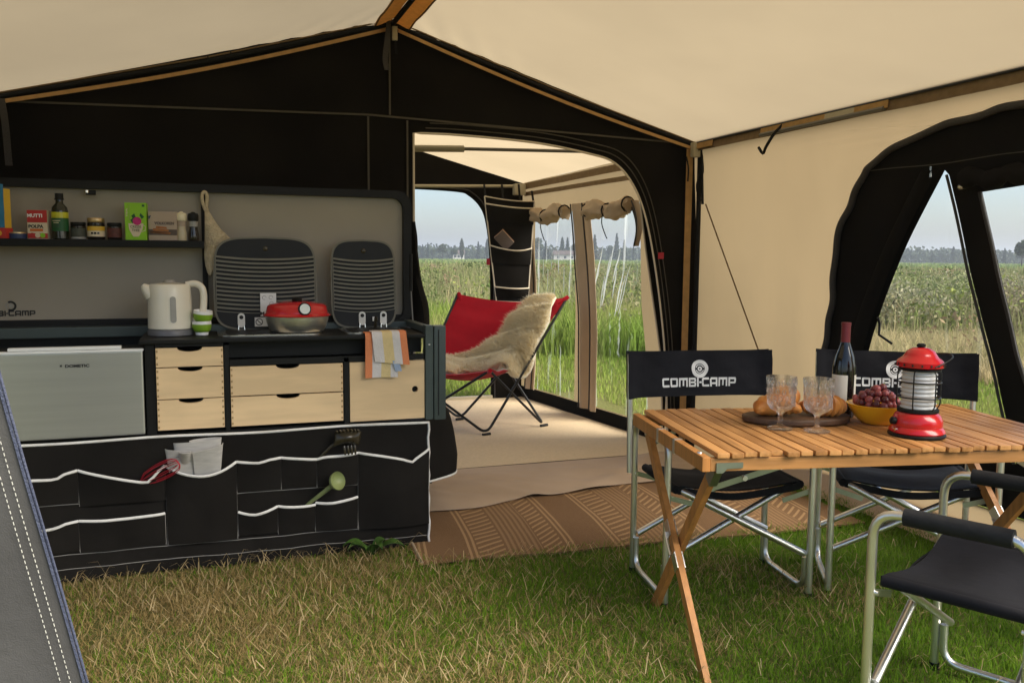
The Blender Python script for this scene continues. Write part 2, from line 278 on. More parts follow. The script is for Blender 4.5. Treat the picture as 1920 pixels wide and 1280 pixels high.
# ------------------------------------------------------------------ mesh helpers
WORLD = {}                                  # things whose parts are written in world coordinates
def set_parent(o, p):
    if p is None: return
    o.parent = p
    if p.name in WORLD: o.matrix_parent_inverse = Matrix.Translation(-Vector(WORLD[p.name]))
class MB:
    def __init__(s): s.v = []; s.f = []
    def add(s, v, f):
        k = len(s.v); s.v += [tuple(p) for p in v]; s.f += [tuple(i + k for i in q) for q in f]; return s
    def box(s, a, b, bev=0.):
        x0, y0, z0 = a; x1, y1, z1 = b
        if bev <= 0:
            return s.add([(x0, y0, z0), (x1, y0, z0), (x1, y1, z0), (x0, y1, z0), (x0, y0, z1), (x1, y0, z1), (x1, y1, z1), (x0, y1, z1)],
                         [(0, 3, 2, 1), (4, 5, 6, 7), (0, 1, 5, 4), (1, 2, 6, 5), (2, 3, 7, 6), (3, 0, 4, 7)])
        bm = bmesh.new(); bmesh.ops.create_cube(bm, size=1)
        for v in bm.verts: v.co = Vector(((x0 + x1) / 2 + v.co.x * (x1 - x0), (y0 + y1) / 2 + v.co.y * (y1 - y0), (z0 + z1) / 2 + v.co.z * (z1 - z0)))
        bmesh.ops.bevel(bm, geom=bm.edges[:], offset=bev, segments=2, affect='EDGES', profile=.7)
        bm.verts.index_update(); r = s.add([v.co for v in bm.verts], [[v.index for v in f.verts] for f in bm.faces]); bm.free(); return r
    def bar(s, p, q, w, h, up=(0, 0, 1)):      # rectangular bar from p to q
        p, q = Vector(p), Vector(q); d = (q - p).normalized(); u = Vector(up); sx = d.cross(u)
        if sx.length < 1e-4: sx = d.cross(Vector((1, 0, 0)))
        sx.normalize(); u = sx.cross(d); c = []
        for e in (p, q):
            for i, j in ((-1, -1), (1, -1), (1, 1), (-1, 1)): c.append(e + sx * (w / 2 * i) + u * (h / 2 * j))
        return s.add(c, [(0, 1, 2, 3), (7, 6, 5, 4), (0, 4, 5, 1), (1, 5, 6, 2), (2, 6, 7, 3), (3, 7, 4, 0)])
    def tube(s, pts, r, n=10, closed=False):
        P = [Vector(p) for p in pts]; m = len(P); rs = r if isinstance(r, (list, tuple)) else [r] * m
        T = []
        for i in range(m):
            a = P[(i - 1) % m] if (closed or i) else P[0]; b = P[(i + 1) % m] if (closed or i < m - 1) else P[-1]
            T.append((b - a).normalized())
        up = Vector((0, 0, 1)) if abs(T[0].z) < .9 else Vector((1, 0, 0))
        u = (up - T[0] * up.dot(T[0])).normalized(); vs = []
        for i in range(m):
            u = (u - T[i] * u.dot(T[i])).normalized(); w = T[i].cross(u)
            for k in range(n):
                a = 2 * math.pi * k / n; vs.append(P[i] + (u * math.cos(a) + w * math.sin(a)) * rs[i])
        fs = []
        for i in range(m if closed else m - 1):
            j = (i + 1) % m
            for k in range(n): fs.append((i * n + k, i * n + (k + 1) % n, j * n + (k + 1) % n, j * n + k))
        if not closed: fs += [tuple(range(n))[::-1], tuple((m - 1) * n + k for k in range(n))]
        return s.add(vs, fs)
    def lathe(s, prof, c=(0, 0, 0), n=32, sx=1., sy=1.):
        vs = []; fs = []; m = len(prof)
        for r, z in prof:
            for k in range(n):
                a = 2 * math.pi * k / n; vs.append((c[0] + r * sx * math.cos(a), c[1] + r * sy * math.sin(a), c[2] + z))
        for i in range(m - 1):
            for k in range(n): fs.append((i * n + k, i * n + (k + 1) % n, (i + 1) * n + (k + 1) % n, (i + 1) * n + k))
        if prof[0][0] > 1e-5: fs.append(tuple(range(n))[::-1])
        if prof[-1][0] > 1e-5: fs.append(tuple((m - 1) * n + k for k in range(n)))
        return s.add(vs, fs)
    def grid(s, fn, nu, nv):
        vs = [fn(i / nu, j / nv) for j in range(nv + 1) for i in range(nu + 1)]
        return s.add(vs, [(j * (nu + 1) + i, j * (nu + 1) + i + 1, (j + 1) * (nu + 1) + i + 1, (j + 1) * (nu + 1) + i) for j in range(nv) for i in range(nu)])
    def slab(s, fn, nu, nv, t):                # closed cloth: fn(u,v)->point, thickness t along normals
        g = [[Vector(fn(i / nu, j / nv)) for i in range(nu + 1)] for j in range(nv + 1)]
        def nr(j, i):
            a = g[j][min(i + 1, nu)] - g[j][max(i - 1, 0)]; b = g[min(j + 1, nv)][i] - g[max(j - 1, 0)][i]
            c = a.cross(b); return c.normalized() if c.length > 1e-9 else Vector((0, 0, 1))
        A = [g[j][i] + nr(j, i) * t / 2 for j in range(nv + 1) for i in range(nu + 1)]
        B = [g[j][i] - nr(j, i) * t / 2 for j in range(nv + 1) for i in range(nu + 1)]
        q = [(j * (nu + 1) + i, j * (nu + 1) + i + 1, (j + 1) * (nu + 1) + i + 1, (j + 1) * (nu + 1) + i) for j in range(nv) for i in range(nu)]
        N = len(A); f = q + [tuple(i + N for i in x[::-1]) for x in q]
        rim = [i for i in range(nu + 1)] + [j * (nu + 1) + nu for j in range(1, nv + 1)] + [nv * (nu + 1) + i for i in range(nu - 1, -1, -1)] + [j * (nu + 1) for j in range(nv - 1, 0, -1)]
        for a, b in zip(rim, rim[1:] + rim[:1]): f.append((b, a, a + N, b + N))
        return s.add(A + B, f)
    def prism(s, poly, fn, t0, t1):            # 2d polygon, fn(a,b,t)->point
        m = len(poly)
        return s.add([fn(a, b, t0) for a, b in poly] + [fn(a, b, t1) for a, b in poly],
                     [tuple(range(m))[::-1], tuple(range(m, 2 * m))] + [(i, (i + 1) % m, m + (i + 1) % m, m + i) for i in range(m)])
    def build(s, name, m, parent=None, smooth=None, loc=None):
        me = bpy.data.meshes.new(name); me.from_pydata([tuple(p) for p in s.v], [], s.f); me.materials.append(m)
        bm = bmesh.new(); bm.from_mesh(me); bmesh.ops.recalc_face_normals(bm, faces=bm.faces[:]); bm.to_mesh(me); bm.free()
        if smooth is not None:
            for p in me.polygons: p.use_smooth = True
            try: me.set_sharp_from_angle(angle=R(smooth))
            except Exception: pass
        o = bpy.data.objects.new(name, me); COL.objects.link(o)
        set_parent(o, parent)
        if loc: o.location = loc
        return o
def tag(o, label, cat, group=None):
    o['label'] = label; o['category'] = cat
    if group: o['group'] = group
    return o
def struct(o): o['kind'] = 'structure'; return o
def thing(name, label, cat, loc=(0, 0, 0), rz=0., group=None):
    o = bpy.data.objects.new(name, None); COL.objects.link(o); o.location = loc; o.rotation_euler = (0, 0, rz)
    o.empty_display_size = .05; return tag(o, label, cat, group)
def wthing(name, label, cat, loc, group=None):
    o = thing(name, label, cat, loc, 0., group); WORLD[o.name] = loc; return o
def dup(root, loc, rz, label, skip=()):
    r = root.copy(); COL.objects.link(r); r.location = loc; r.rotation_euler = (0, 0, rz); r['label'] = label
    for ch in list(root.children):
        if ch.name.split('.')[0] in skip: continue
        c = ch.copy(); COL.objects.link(c); c.parent = r
        for g in list(ch.children):
            d = g.copy(); COL.objects.link(d); d.parent = c
    return r
def arc(c, r, a0, a1, n, ax='xz'):
    out = []
    for i in range(n + 1):
        a = R(a0 + (a1 - a0) * i / n); p = [0, 0, 0]
        out.append((c[0] + r * math.cos(a), c[1] + r * math.sin(a)))
    return out
def fillet(pts, r, n=5):
    P = [Vector(p) for p in pts]; out = [P[0]]
    for i in range(1, len(P) - 1):
        a = (P[i - 1] - P[i]); b = (P[i + 1] - P[i]); d = min(r, a.length * .48, b.length * .48)
        p0 = P[i] + a.normalized() * d; p1 = P[i] + b.normalized() * d
        for k in range(n + 1):
            t = k / n; out.append(p0 * (1 - t) ** 2 + P[i] * 2 * t * (1 - t) + p1 * t * t)
    out.append(P[-1]); return out
def spline(pts, n=8):
    P = [np.array(p, float) for p in pts]; P = [2 * P[0] - P[1]] + P + [2 * P[-1] - P[-2]]; out = []
    for i in range(1, len(P) - 2):
        for k in range(n):
            t = k / n; a, b, c, d = P[i - 1:i + 3]
            out.append(tuple(.5 * (2 * b + (c - a) * t + (2 * a - 5 * b + 4 * c - d) * t * t + (3 * b - a - 3 * c + d) * t ** 3)))
    out.append(tuple(P[-2])); return out
def wob(x, y=0., s=1.):
    return (math.sin(x * 3.1 * s + y * 1.7) + math.sin(x * 7.3 * s + 1.3 + y * 3.9) * .5 + math.sin(x * 1.3 * s - y * 5.1 + .4) * .6) / 2.1
def text_part(name, s, size, m, parent, fn, sx=1., bold=0., align='CENTER', depth=.0008):
    cu = bpy.data.curves.new(name, 'FONT'); cu.body = s; cu.size = size; cu.align_x = align; cu.extrude = depth; cu.offset = bold
    cu.resolution_u = 3
    o = bpy.data.objects.new(name, cu); COL.objects.link(o)
    bpy.context.view_layer.update()
    me = bpy.data.meshes.new_from_object(o.evaluated_get(bpy.context.evaluated_depsgraph_get()))
    bpy.data.objects.remove(o); bpy.data.curves.remove(cu)
    for v in me.vertices: v.co = Vector(fn(v.co.x * sx, v.co.y, v.co.z))
    me.materials.clear(); me.materials.append(m)
    o = bpy.data.objects.new(name, me); COL.objects.link(o); set_parent(o, parent); return o
def triangulated(poly_out, holes, fn, name, m, parent, nrm=None, smooth=None):
    """flat sheet with holes: poly lists of 2d points, fn maps to 3d"""
    bm = bmesh.new(); ed = []
    for lp in [poly_out] + holes:
        vs = [bm.verts.new((p[0], p[1], 0)) for p in lp]
        for a, b in zip(vs, vs[1:] + vs[:1]): ed.append(bm.edges.new((a, b)))
    bmesh.ops.triangle_fill(bm, use_beauty=True, use_dissolve=False, edges=ed)
    # drop faces inside holes
    def inside(p, lp):
        c = False
        for (x1, y1), (x2, y2) in zip(lp, lp[1:] + lp[:1]):
            if (y1 > p.y) != (y2 > p.y) and p.x < (x2 - x1) * (p.y - y1) / (y2 - y1) + x1: c = not c
        return c
    kill = [f for f in bm.faces if any(inside(f.calc_center_median(), h) for h in holes) or not inside(f.calc_center_median(), poly_out)]
    bmesh.ops.delete(bm, geom=kill, context='FACES_ONLY')
    if smooth:
        for _ in range(smooth):
            bmesh.ops.subdivide_edges(bm, edges=[e for e in bm.edges if e.calc_length() > .12], cuts=1)
            bmesh.ops.triangulate(bm, faces=bm.faces[:])
    for v in bm.verts: v.co = Vector(fn(v.co.x, v.co.y))
    me = bpy.data.meshes.new(name); bm.to_mesh(me); bm.free(); me.materials.append(m)
    if smooth:
        for p in me.polygons: p.use_smooth = True
    o = bpy.data.objects.new(name, me); COL.objects.link(o); set_parent(o, parent); return o
def fast_mesh(name, verts, faces_flat, loop_totals, m, cols=None, parent=None):
    me = bpy.data.meshes.new(name); nv = len(verts); me.vertices.add(nv); me.vertices.foreach_set('co', np.asarray(verts, np.float32).ravel())
    nl = len(faces_flat); me.loops.add(nl); me.loops.foreach_set('vertex_index', np.asarray(faces_flat, np.int32))
    nf = len(loop_totals); st = np.concatenate([[0], np.cumsum(loop_totals)[:-1]]).astype(np.int32)
    me.polygons.add(nf); me.polygons.foreach_set('loop_start', st)
    try: me.polygons.foreach_set('loop_total', np.asarray(loop_totals, np.int32))
    except Exception: pass
    me.update(calc_edges=True)
    if cols is not None:
        a = me.attributes.new('Col', 'FLOAT_COLOR', 'POINT'); c4 = np.ones((nv, 4), np.float32); c4[:, :3] = cols; a.data.foreach_set('color', c4.ravel())
    me.materials.append(m)
    o = bpy.data.objects.new(name, me); COL.objects.link(o)
    set_parent(o, parent)
    return o
def blades(name, base, h, w, lean, az, col, m, parent=None, tipcol=None, up=None):
    """base (n,3); blades bend over towards az"""
    n = len(base); h = np.broadcast_to(h, n); w = np.broadcast_to(w, n); lean = np.broadcast_to(lean, n)
    face = rng.uniform(0, 2 * np.pi, n)
    sx = np.stack([np.cos(face), np.sin(face), np.zeros(n)], 1) * (w / 2)[:, None]
    dr = np.stack([np.cos(az), np.sin(az), np.zeros(n)], 1)
    U = np.array([0, 0, 1.])[None] if up is None else up
    mid = base + U * (h * .55 * np.cos(lean * .5))[:, None] + dr * (h * .55 * np.sin(lean * .5))[:, None]
    tip = mid + U * (h * .45 * np.cos(lean * 1.4))[:, None] + dr * (h * .45 * np.sin(lean * 1.4))[:, None]
    v = np.stack([base - sx, base + sx, mid - sx * .75, mid + sx * .75, tip], 1).reshape(-1, 3)
    k = (np.arange(n) * 5)[:, None]
    fl = np.concatenate([k + np.array([[0, 1, 3, 2]]), k + np.array([[2, 3, 4]])], 1).ravel()
    lt = np.tile([4, 3], n); c = np.repeat(col, 5, axis=0)
    if tipcol is not None: c.reshape(n, 5, 3)[:, 4] = tipcol; c = c.reshape(-1, 3)
    o = fast_mesh(name, v, fl, lt, m, c, parent)
    a = o.data.attributes.new('Nrm', 'FLOAT_VECTOR', 'POINT'); a.data.foreach_set('vector', np.repeat(np.broadcast_to(U, (n, 3)), 5, axis=0).astype(np.float32).ravel())
    return o

# ------------------------------------------------------------------ ground, lawn, field, far trees
g = MB(); N = 40
ext = 1500.
def gp(u, v): return ((u - .5) * 2 * ext, (v - .3) * 2 * ext, 0)
g.grid(gp, 8, 8); struct(g.build('ground', M_ground))

def noise2(x, y, s, seed=0):
    return (np.sin(x * s * 1.7 + y * s * .9 + seed) + np.sin(x * s * .8 - y * s * 2.1 + seed * 2.3 + 1) + np.sin(x * s * 3.3 + y * s * 2.7 + seed * .7 + 2) * .6
            + np.sin(-x * s * 5.1 + y * s * 4.3 + seed * 1.9) * .4) / 3.0
def mixc(a, b, t): return np.asarray(a)[None] * (1 - t[:, None]) + np.asarray(b)[None] * t[:, None]
def turf(name, n, xr, yr, h0, h1, w0, w1, keep, straw_fn, label, greens=((.07, .165, .007), (.21, .36, .024)), straws=((.26, .19, .07), (.48, .36, .155))):
    x = rng.uniform(*xr, n); y = rng.uniform(*yr, n); k = keep(x, y); x, y = x[k], y[k]; n = len(x)
    clump = noise2(x, y, 9, 3) * .5 + noise2(x, y, 23, 5) * .5
    h = rng.uniform(h0, h1, n) * (1 + .35 * clump); w = rng.uniform(w0, w1, n)
    p = np.clip(straw_fn(x, y), 0, 1); st = rng.random(n) < p
    c = mixc(greens[0], greens[1], rng.random(n)); s_ = mixc(straws[0], straws[1], rng.random(n)); c = np.where(st[:, None], s_, c)
    lean = np.where(st, rng.uniform(.7, 1.55, n), rng.uniform(.2, 1.25, n))
    base = np.stack([x, y, np.where(st, rng.uniform(0, .012, n), 0)], 1)
    o = blades(name, base, h, w, lean, rng.uniform(0, 2 * np.pi, n) , c, M_grass); o['kind'] = 'stuff'; o['label'] = label; o['category'] = 'grass'; return o
def keep_in(x, y):
    rug = (x > .80) & (x < 2.86) & (y > 3.30 - (x - .77) * .055)
    annex = (y > 4.0) & (x > .9)
    kit = (y > 3.485) & (x < .86)
    bare = (np.hypot((x + .42) / .22, (y - 3.0) / .10) < 1) & (rng.random(len(x)) < .45)
    return ~(rug | annex | kit | bare) & (x < 3.22)
def straw_in(x, y):
    return .52 - .30 * (x - .6) + .30 * noise2(x, y, 2.2, 1) + .10 * noise2(x, y, 6, 4) - .12 * (y < 2.2)
turf('lawn_grass', 190000, (-.75, 3.25), (1.55, 4.3), .018, .052, .0016, .0040, keep_in, straw_in, 'patchy trodden grass with dry straw inside the tent')
def stems(n):
    x = rng.uniform(-.7, 3.15, n); y = rng.uniform(1.6, 3.5, n); k = keep_in(x, y) & (rng.random(n) < np.clip(straw_in(x, y) + .15, .1, 1)); x, y = x[k], y[k]; n = len(x)
    base = np.stack([x, y, rng.uniform(.012, .04, n)], 1)
    o = blades('straw_litter', base, rng.uniform(.04, .12, n), rng.uniform(.002, .004, n), rng.uniform(1.2, 1.6, n), rng.uniform(0, 6.283, n), mixc((.38, .28, .13), (.64, .51, .29), rng.random(n)), M_grass); o['kind'] = 'stuff'; o['label'] = 'dry cut straw lying loose on the trodden grass'; o['category'] = 'straw'
stems(7000)
def wedge(n, r0, r1, a0, a1, pw=.5):
    r = (rng.random(n) * (r1 ** (1 / pw) - r0 ** (1 / pw)) + r0 ** (1 / pw)) ** pw; a = np.radians(rng.uniform(a0, a1, n)); return r * np.sin(a), r * np.cos(a)
def field(name, n, r0, r1, a0, a1, h, w, cols, label, pw=.75, lean=(.05, .6), outside=True, patch=None, tipc=None):
    x, y = wedge(n, r0, r1, a0, a1, pw)
    k = ~((y < 7.2) & (x < 3.25)) ; x, y = x[k], y[k]; n = len(x)
    t = np.clip(.5 + .8 * noise2(x, y, patch or .5, 2) + rng.normal(0, .15, n), 0, 1); cs = np.asarray(cols); f = t * (len(cs) - 1.001); i = f.astype(int)
    c = cs[i] * (1 - (f - i))[:, None] + cs[i + 1] * (f - i)[:, None]; c *= rng.uniform(.60, 1.05, n)[:, None] * np.array([[.96, 1., .85]])
    hh = rng.uniform(*h, n) * (1 + .35 * noise2(x, y, .9, 7)); d = np.hypot(x, y)
    ww = rng.uniform(*w, n) * np.maximum(1, d / 18)
    base = np.stack([x, y, np.zeros(n)], 1)
    o = blades(name, base, hh, ww, rng.uniform(*lean, n), rng.uniform(0, 2 * np.pi, n), c, M_grass); o['kind'] = 'stuff'; o['label'] = label; o['category'] = 'grass'; return o
field('mown_grass', 70000, 4.2, 12.5, 4, 64, (.04, .085), (.006, .012), [(.20, .29, .05), (.29, .37, .07), (.38, .40, .12)], 'short bright green grass around the tent', pw=.6)
field('lime_reeds', 16000, 10.5, 15, 4, 34, (.28, .66), (.012, .026), [(.20, .30, .05), (.32, .40, .09), (.40, .38, .16)], 'tall lime green reeds beyond the lawn', pw=.6, lean=(.1, .8))
field('dry_grass', 30000, 9.8, 14.5, 33, 66, (.18, .42), (.005, .012), [(.50, .38, .22), (.60, .47, .30), (.36, .34, .16)], 'dry tan grass at the lawn edge', pw=.6, lean=(.3, 1.1))
field('weed_scrub', 90000, 13.5, 75, 0, 68, (.40, .92), (.010, .028), [(.17, .20, .08), (.36, .35, .19), (.28, .30, .13), (.44, .36, .23), (.20, .24, .08)], 'grey green rough field of weeds and tall grasses', pw=.62, patch=.24)
field('far_meadow', 26000, 75, 330, -5, 72, (.25, .55), (.03, .06), [(.20, .30, .07), (.26, .35, .10), (.30, .33, .14)], 'flat green meadow reaching to the far trees', pw=.8, patch=.05)

x, y = wedge(900, 11.5, 48, 2, 66, .62); cx, cy = [], []
k = noise2(x, y, .5, 9) > -.15; x, y = x[k], y[k]; m_ = len(x); per = 70
px = np.repeat(x, per) + rng.normal(0, .22, m_ * per); py = np.repeat(y, per) + rng.normal(0, .22, m_ * per); hh = np.repeat(rng.uniform(.45, 1.0, m_), per); pz = hh * rng.random(m_ * per) ** .7
n = len(px); p = np.stack([px, py, pz], 1); a = rng.normal(size=(n, 3)); a /= np.linalg.norm(a, axis=1)[:, None]; b = np.cross(a, rng.normal(size=(n, 3))); b /= np.linalg.norm(b, axis=1)[:, None]
sz = rng.uniform(.025, .055, n)[:, None] * np.maximum(1, np.hypot(px, py) / 22)[:, None]
v = np.stack([p - a * sz, p + b * sz * .45, p + a * sz, p - b * sz * .45], 1).reshape(-1, 3)
pal = np.array([(.16, .20, .06), (.22, .25, .10), (.30, .28, .15), (.30, .22, .13), (.12, .17, .05), (.26, .30, .08)]); cc = np.repeat(pal[rng.integers(0, len(pal), m_)], per, axis=0) * rng.uniform(.7, 1.2, n)[:, None]
o = fast_mesh('leafy_weeds', v, np.arange(4 * n), np.full(n, 4), M_leaf, np.repeat(cc, 4, axis=0)); o['kind'] = 'stuff'; o['label'] = 'tangled leafy weeds scattered through the rough field'; o['category'] = 'weeds'
# leafy bushes out in the scrub: stems and many leaves
def leaves(n, cen, rad, size, cols, name, m, parent=None, shell=.45):
    d = rng.normal(size=(n, 3)); d /= np.linalg.norm(d, axis=1)[:, None]; r = rng.uniform(shell, 1, n) ** .6
    lump = 1 + .22 * np.sin(d[:, 0] * 5 + cen[0]) * np.sin(d[:, 2] * 6 + cen[1]) + .15 * np.sin(d[:, 1] * 9 + cen[1])
    p = np.asarray(cen)[None] + d * (r * lump)[:, None] * np.asarray(rad)[None]
    a = rng.normal(size=(n, 3)); a /= np.linalg.norm(a, axis=1)[:, None]; b = np.cross(a, rng.normal(size=(n, 3))); b /= np.linalg.norm(b, axis=1)[:, None]
    s = rng.uniform(.6, 1.3, n)[:, None] * size
    v = np.stack([p - a * s, p + b * s * .45, p + a * s, p - b * s * .45], 1).reshape(-1, 3)
    c = mixc(cols[0], cols[1], rng.random(n)) * rng.uniform(.7, 1.25, n)[:, None]
    return fast_mesh(name, v, np.arange(4 * n), np.full(n, 4), m, np.repeat(c, 4, axis=0), parent)
bush_specs = [((9.6, 12.0), .80, 1.3, 'low olive bush standing closest to the reeds'), ((10.9, 11.9), .92, 1.5, 'rounded olive bush beyond the dry grass'), ((12.6, 12.0), 1.0, 1.7, 'broad grey green bush beyond the dry grass'),
              ((13.6, 10.9), .94, 1.5, 'sage green bush standing beside the broad one'), ((14.6, 9.9), .86, 1.4, 'olive thicket bush beyond the strapped window'), ((16.4, 14.6), 1.0, 1.9, 'wide pale bush farther out in the scrub'), ((18.6, 13.4), 1.0, 1.9, 'wide dull green bush farthest out in the scrub')]
BC = [((.20, .22, .10), (.36, .35, .20)), ((.24, .25, .15), (.42, .39, .26)), ((.18, .22, .09), (.33, .35, .17)), ((.24, .22, .13), (.42, .35, .24))]
for i, ((bx_, by_), bh, br, lb) in enumerate(bush_specs):
    t = thing('bush', lb, 'bush', (bx_, by_, 0))
    leaves(6500, (0, 0, bh * .46), (br, br * .8, bh * .54), .036, BC[i % 4], 'foliage', M_leaf, t, .15)
    mb = MB()
    for k in range(7):
        a = k * .9; mb.tube([(0, 0, 0), (.25 * br * math.cos(a), .25 * br * math.sin(a), bh * .35), (.6 * br * math.cos(a), .5 * br * math.sin(a), bh * .75)], [.02, .014, .006], 5)
    mb.build('stem', M_bark, t)

def make_tree(kind):
    if kind == 0:      # conifer spire
        t = thing('conifer_tree', 'x', 'tree'); H_ = 11.
        x = []; n = 1500; z = rng.random(n) ** .8; r = (1 - z) ** .8 * 1.9 * (.75 + .25 * np.sin(z * 40)); a = rng.uniform(0, 6.283, n); r = r * rng.uniform(.45, 1.1, n)
        p = np.stack([r * np.cos(a), r * np.sin(a), 1 + z * (H_ - 1) - r * .2], 1)
        col = mixc((.020, .040, .022), (.045, .075, .035), rng.random(n)); s = .42
    elif kind == 1:    # round broadleaf
        t = thing('broadleaf_tree', 'x', 'tree'); H_ = 9.; n = 2200
        cs = np.array([[0, 0, 6], [1.4, .3, 5.2], [-1.5, -.2, 5.4], [.4, 1.2, 6.6], [-.5, -1.1, 6.9], [.7, -.4, 7.5]]); k = rng.integers(0, len(cs), n)
        d = rng.normal(size=(n, 3)); d /= np.linalg.norm(d, axis=1)[:, None]; p = cs[k] + d * rng.uniform(.5, 1.7, n)[:, None] * np.array([1, 1, .9])
        col = mixc((.035, .060, .022), (.085, .115, .04), rng.random(n)); s = .40
    else:              # slim poplar
        t = thing('poplar_tree', 'x', 'tree'); H_ = 12.; n = 1500; z = rng.random(n); r = np.sin(np.clip(z * 3.05 + .1, 0, 3.14)) ** .7 * 1.15 * rng.uniform(.4, 1.15, n); a = rng.uniform(0, 6.283, n)
        p = np.stack([r * np.cos(a), r * np.sin(a), 1.2 + z * (H_ - 1.2)], 1); col = mixc((.035, .055, .025), (.075, .10, .04), rng.random(n)); s = .36
    a = rng.normal(size=(n, 3)); a /= np.linalg.norm(a, axis=1)[:, None]; b = np.cross(a, rng.normal(size=(n, 3))); b /= np.linalg.norm(b, axis=1)[:, None]
    v = np.stack([p - a * s, p + b * s * .7, p + a * s, p - b * s * .7], 1).reshape(-1, 3)
    fast_mesh('crown', v, np.arange(4 * n), np.full(n, 4), M_leaf, np.repeat(col, 4, axis=0), t)
    mb = MB(); mb.tube([(0, 0, 0), (.05, 0, H_ * .4), (0, .05, H_ * .85)], [.24, .16, .04], 7)
    for k in range(5): mb.tube([(0, 0, H_ * (.3 + .08 * k)), (.8 * math.cos(k * 2.2), .8 * math.sin(k * 2.2), H_ * (.42 + .08 * k))], [.08, .03], 5)
    mb.build('trunk', M_bark, t); return t
protos = [make_tree(0), make_tree(1), make_tree(2)]; used = [False] * 3
KN = ['dark spire shaped conifer', 'round broadleaf tree', 'slim upright poplar']
def tree_at(kind, ang, dist, sc, lab):
    t = protos[kind]; loc = (dist * math.sin(R(ang)), dist * math.cos(R(ang)), 0)
    if used[kind]: t = dup(t, loc, random.uniform(0, 6), lab)
    else: used[kind] = True; t.location = loc
    t.scale = (sc, sc, sc * random.uniform(.95, 1.1)); t['label'] = lab; t['group'] = 'trees along the far edge of the meadow'
ang = -2.
while ang < 66:
    k = random.choice([0, 1, 1, 1, 2]); dist = random.uniform(330, 400)
    big = .85 if 17.0 < ang < 19.5 or 21 < ang < 27 else (.50 if ang > 36 else .62)
    tree_at(k, ang, dist, big * random.uniform(.75, 1.15), KN[k] + (' on the hazy horizon behind the scrub' if ang > 36 else ' on the hazy horizon beyond the annex'))
    ang += random.choice([.35, .5, .6, .8, 1.1]) * (1.6 if ang > 36 else 1)
tree_at(1, 50.2, 190, .55, 'lone round tree standing nearer than the far treeline')
# hedge-like mass of wood behind the single trees
x, y = wedge(26000, 400, 470, -6, 72, 1.); n = len(x)
zz = rng.random(n) * (5.2 + 2.0 * noise2(x, y, .03, 3) + 1.2 * noise2(x, y, .11, 5)); p = np.stack([x, y, np.maximum(zz, 0)], 1)
a = rng.normal(size=(n, 3)); a /= np.linalg.norm(a, axis=1)[:, None]; b = np.cross(a, rng.normal(size=(n, 3))); b /= np.linalg.norm(b, axis=1)[:, None]
v = np.stack([p - a * .9, p + b * .8, p + a * .9, p - b * .8], 1).reshape(-1, 3)
o = fast_mesh('far_wood', v, np.arange(4 * n), np.full(n, 4), M_leaf, np.repeat(mixc((.03, .05, .025), (.07, .095, .045), rng.random(n)), 4, axis=0)); o['kind'] = 'stuff'
o['label'] = 'long dark wood along the horizon'; o['category'] = 'wood'
for (an, ds, wd, lb) in ((15.9, 385, 5, 'small white farmhouse with dark roof before the far wood'), (23.0, 380, 10, 'long pale farmhouse low on the horizon behind the vinyl window')):
    t = thing('farmhouse', lb, 'house', (ds * math.sin(R(an)), ds * math.cos(R(an)), 0), R(-an))
    MB().box((-wd / 2, -3, 0), (wd / 2, 3, 2.4)).build('wall', M_cloud, t)
    MB().prism([(-3.5, 2.4), (3.5, 2.4), (0, 4.2)], lambda a, b, c: (c, a, b), -wd / 2 - .3, wd / 2 + .3).build('roof', M_tile, t)
    for k in (-.3, 0, .3):
        MB().box((wd * k - .5, -3.06, .8), (wd * k + .5, -2.98, 1.8)).build('window', M_windowg, t)

# ------------------------------------------------------------------ the awning tent
YB = 4.71; YF = 1.28
tent = wthing('awning_tent', 'large sand coloured canvas awning with black gable wall over kitchen and dining table', 'tent', (.96, 4.71, 0))
PK = (.96, 2.515); ER = (2.85, 1.965); EL = (-.95, 1.995)
def roof_fn(e):
    def fn(u, v):
        u *= 1.035; y = YB + .06 + (YF - YB - .06) * v; X = PK[0] + (e[0] - PK[0]) * u; Z = PK[1] + (e[1] - PK[1]) * u
        sag = -.030 * math.sin(math.pi * min(1, u)) * math.sin(math.pi * min(1, max(0, v * 1.03 - .03))) ** .5 * (1 if u < 1 else 0)
        near = math.exp(-(v * 9) ** 2) * math.exp(-(u * 3.2) ** 2)
        return (X, y, Z + sag + .009 * near * math.sin(u * 70 + v * 60) + .002 * wob(u * 2 + v * 3, v * 2))
    return fn
MB().grid(roof_fn(ER), 60, 70).build('roof_panel', M_roof, tent, 60)
MB().grid(roof_fn(EL), 60, 70).build('roof_panel', M_roof, tent, 60)
for e, sg in ((ER, 1), (EL, -1)):              # sewn ridge band, each side of the pole
    f0 = roof_fn(e); wd = .088 / abs(e[0] - PK[0])
    MB().slab(lambda u, v: tuple(Vector(f0(.004 + wd * u, .004 + v * .99)) + Vector((0, 0, -.012))), 4, 40, .003).build('ridge_band', M_tan2, tent)
    mb = MB(); mb.tube([tuple(Vector(f0(wd * 1.03, v / 30)) + Vector((0, 0, -.014))) for v in range(31)], .0045, 6); mb.build('band_piping', M_brown, tent, 60)
MB().tube([(PK[0], YB, PK[1] - .028), (PK[0], YF, PK[1] - .028)], .014, 10).build('ridge_pole', M_strap, tent, 60)
arch = spline([(1.08, 1.925), (1.34, 1.927), (1.79, 1.909), (2.129, 1.864), (2.305, 1.818), (2.433, 1.696), (2.529, 1.49), (2.613, 1.131), (2.683, .66), (2.718, .115), (2.72, .0)], 6)
outl = [(-1.02, 0), (-1.0, 2.0), (-.95, 2.015), (.96, 2.535), (2.85, 1.985), (2.905, 1.97), (2.985, 0)] + arch[::-1] + [(1.08, 0)]
def bw(x, z): return (x, YB + .006 * wob(x * 2, z * 2), z)
gable = triangulated(outl, [], bw, 'gable_wall', M_black, tent, smooth=4)
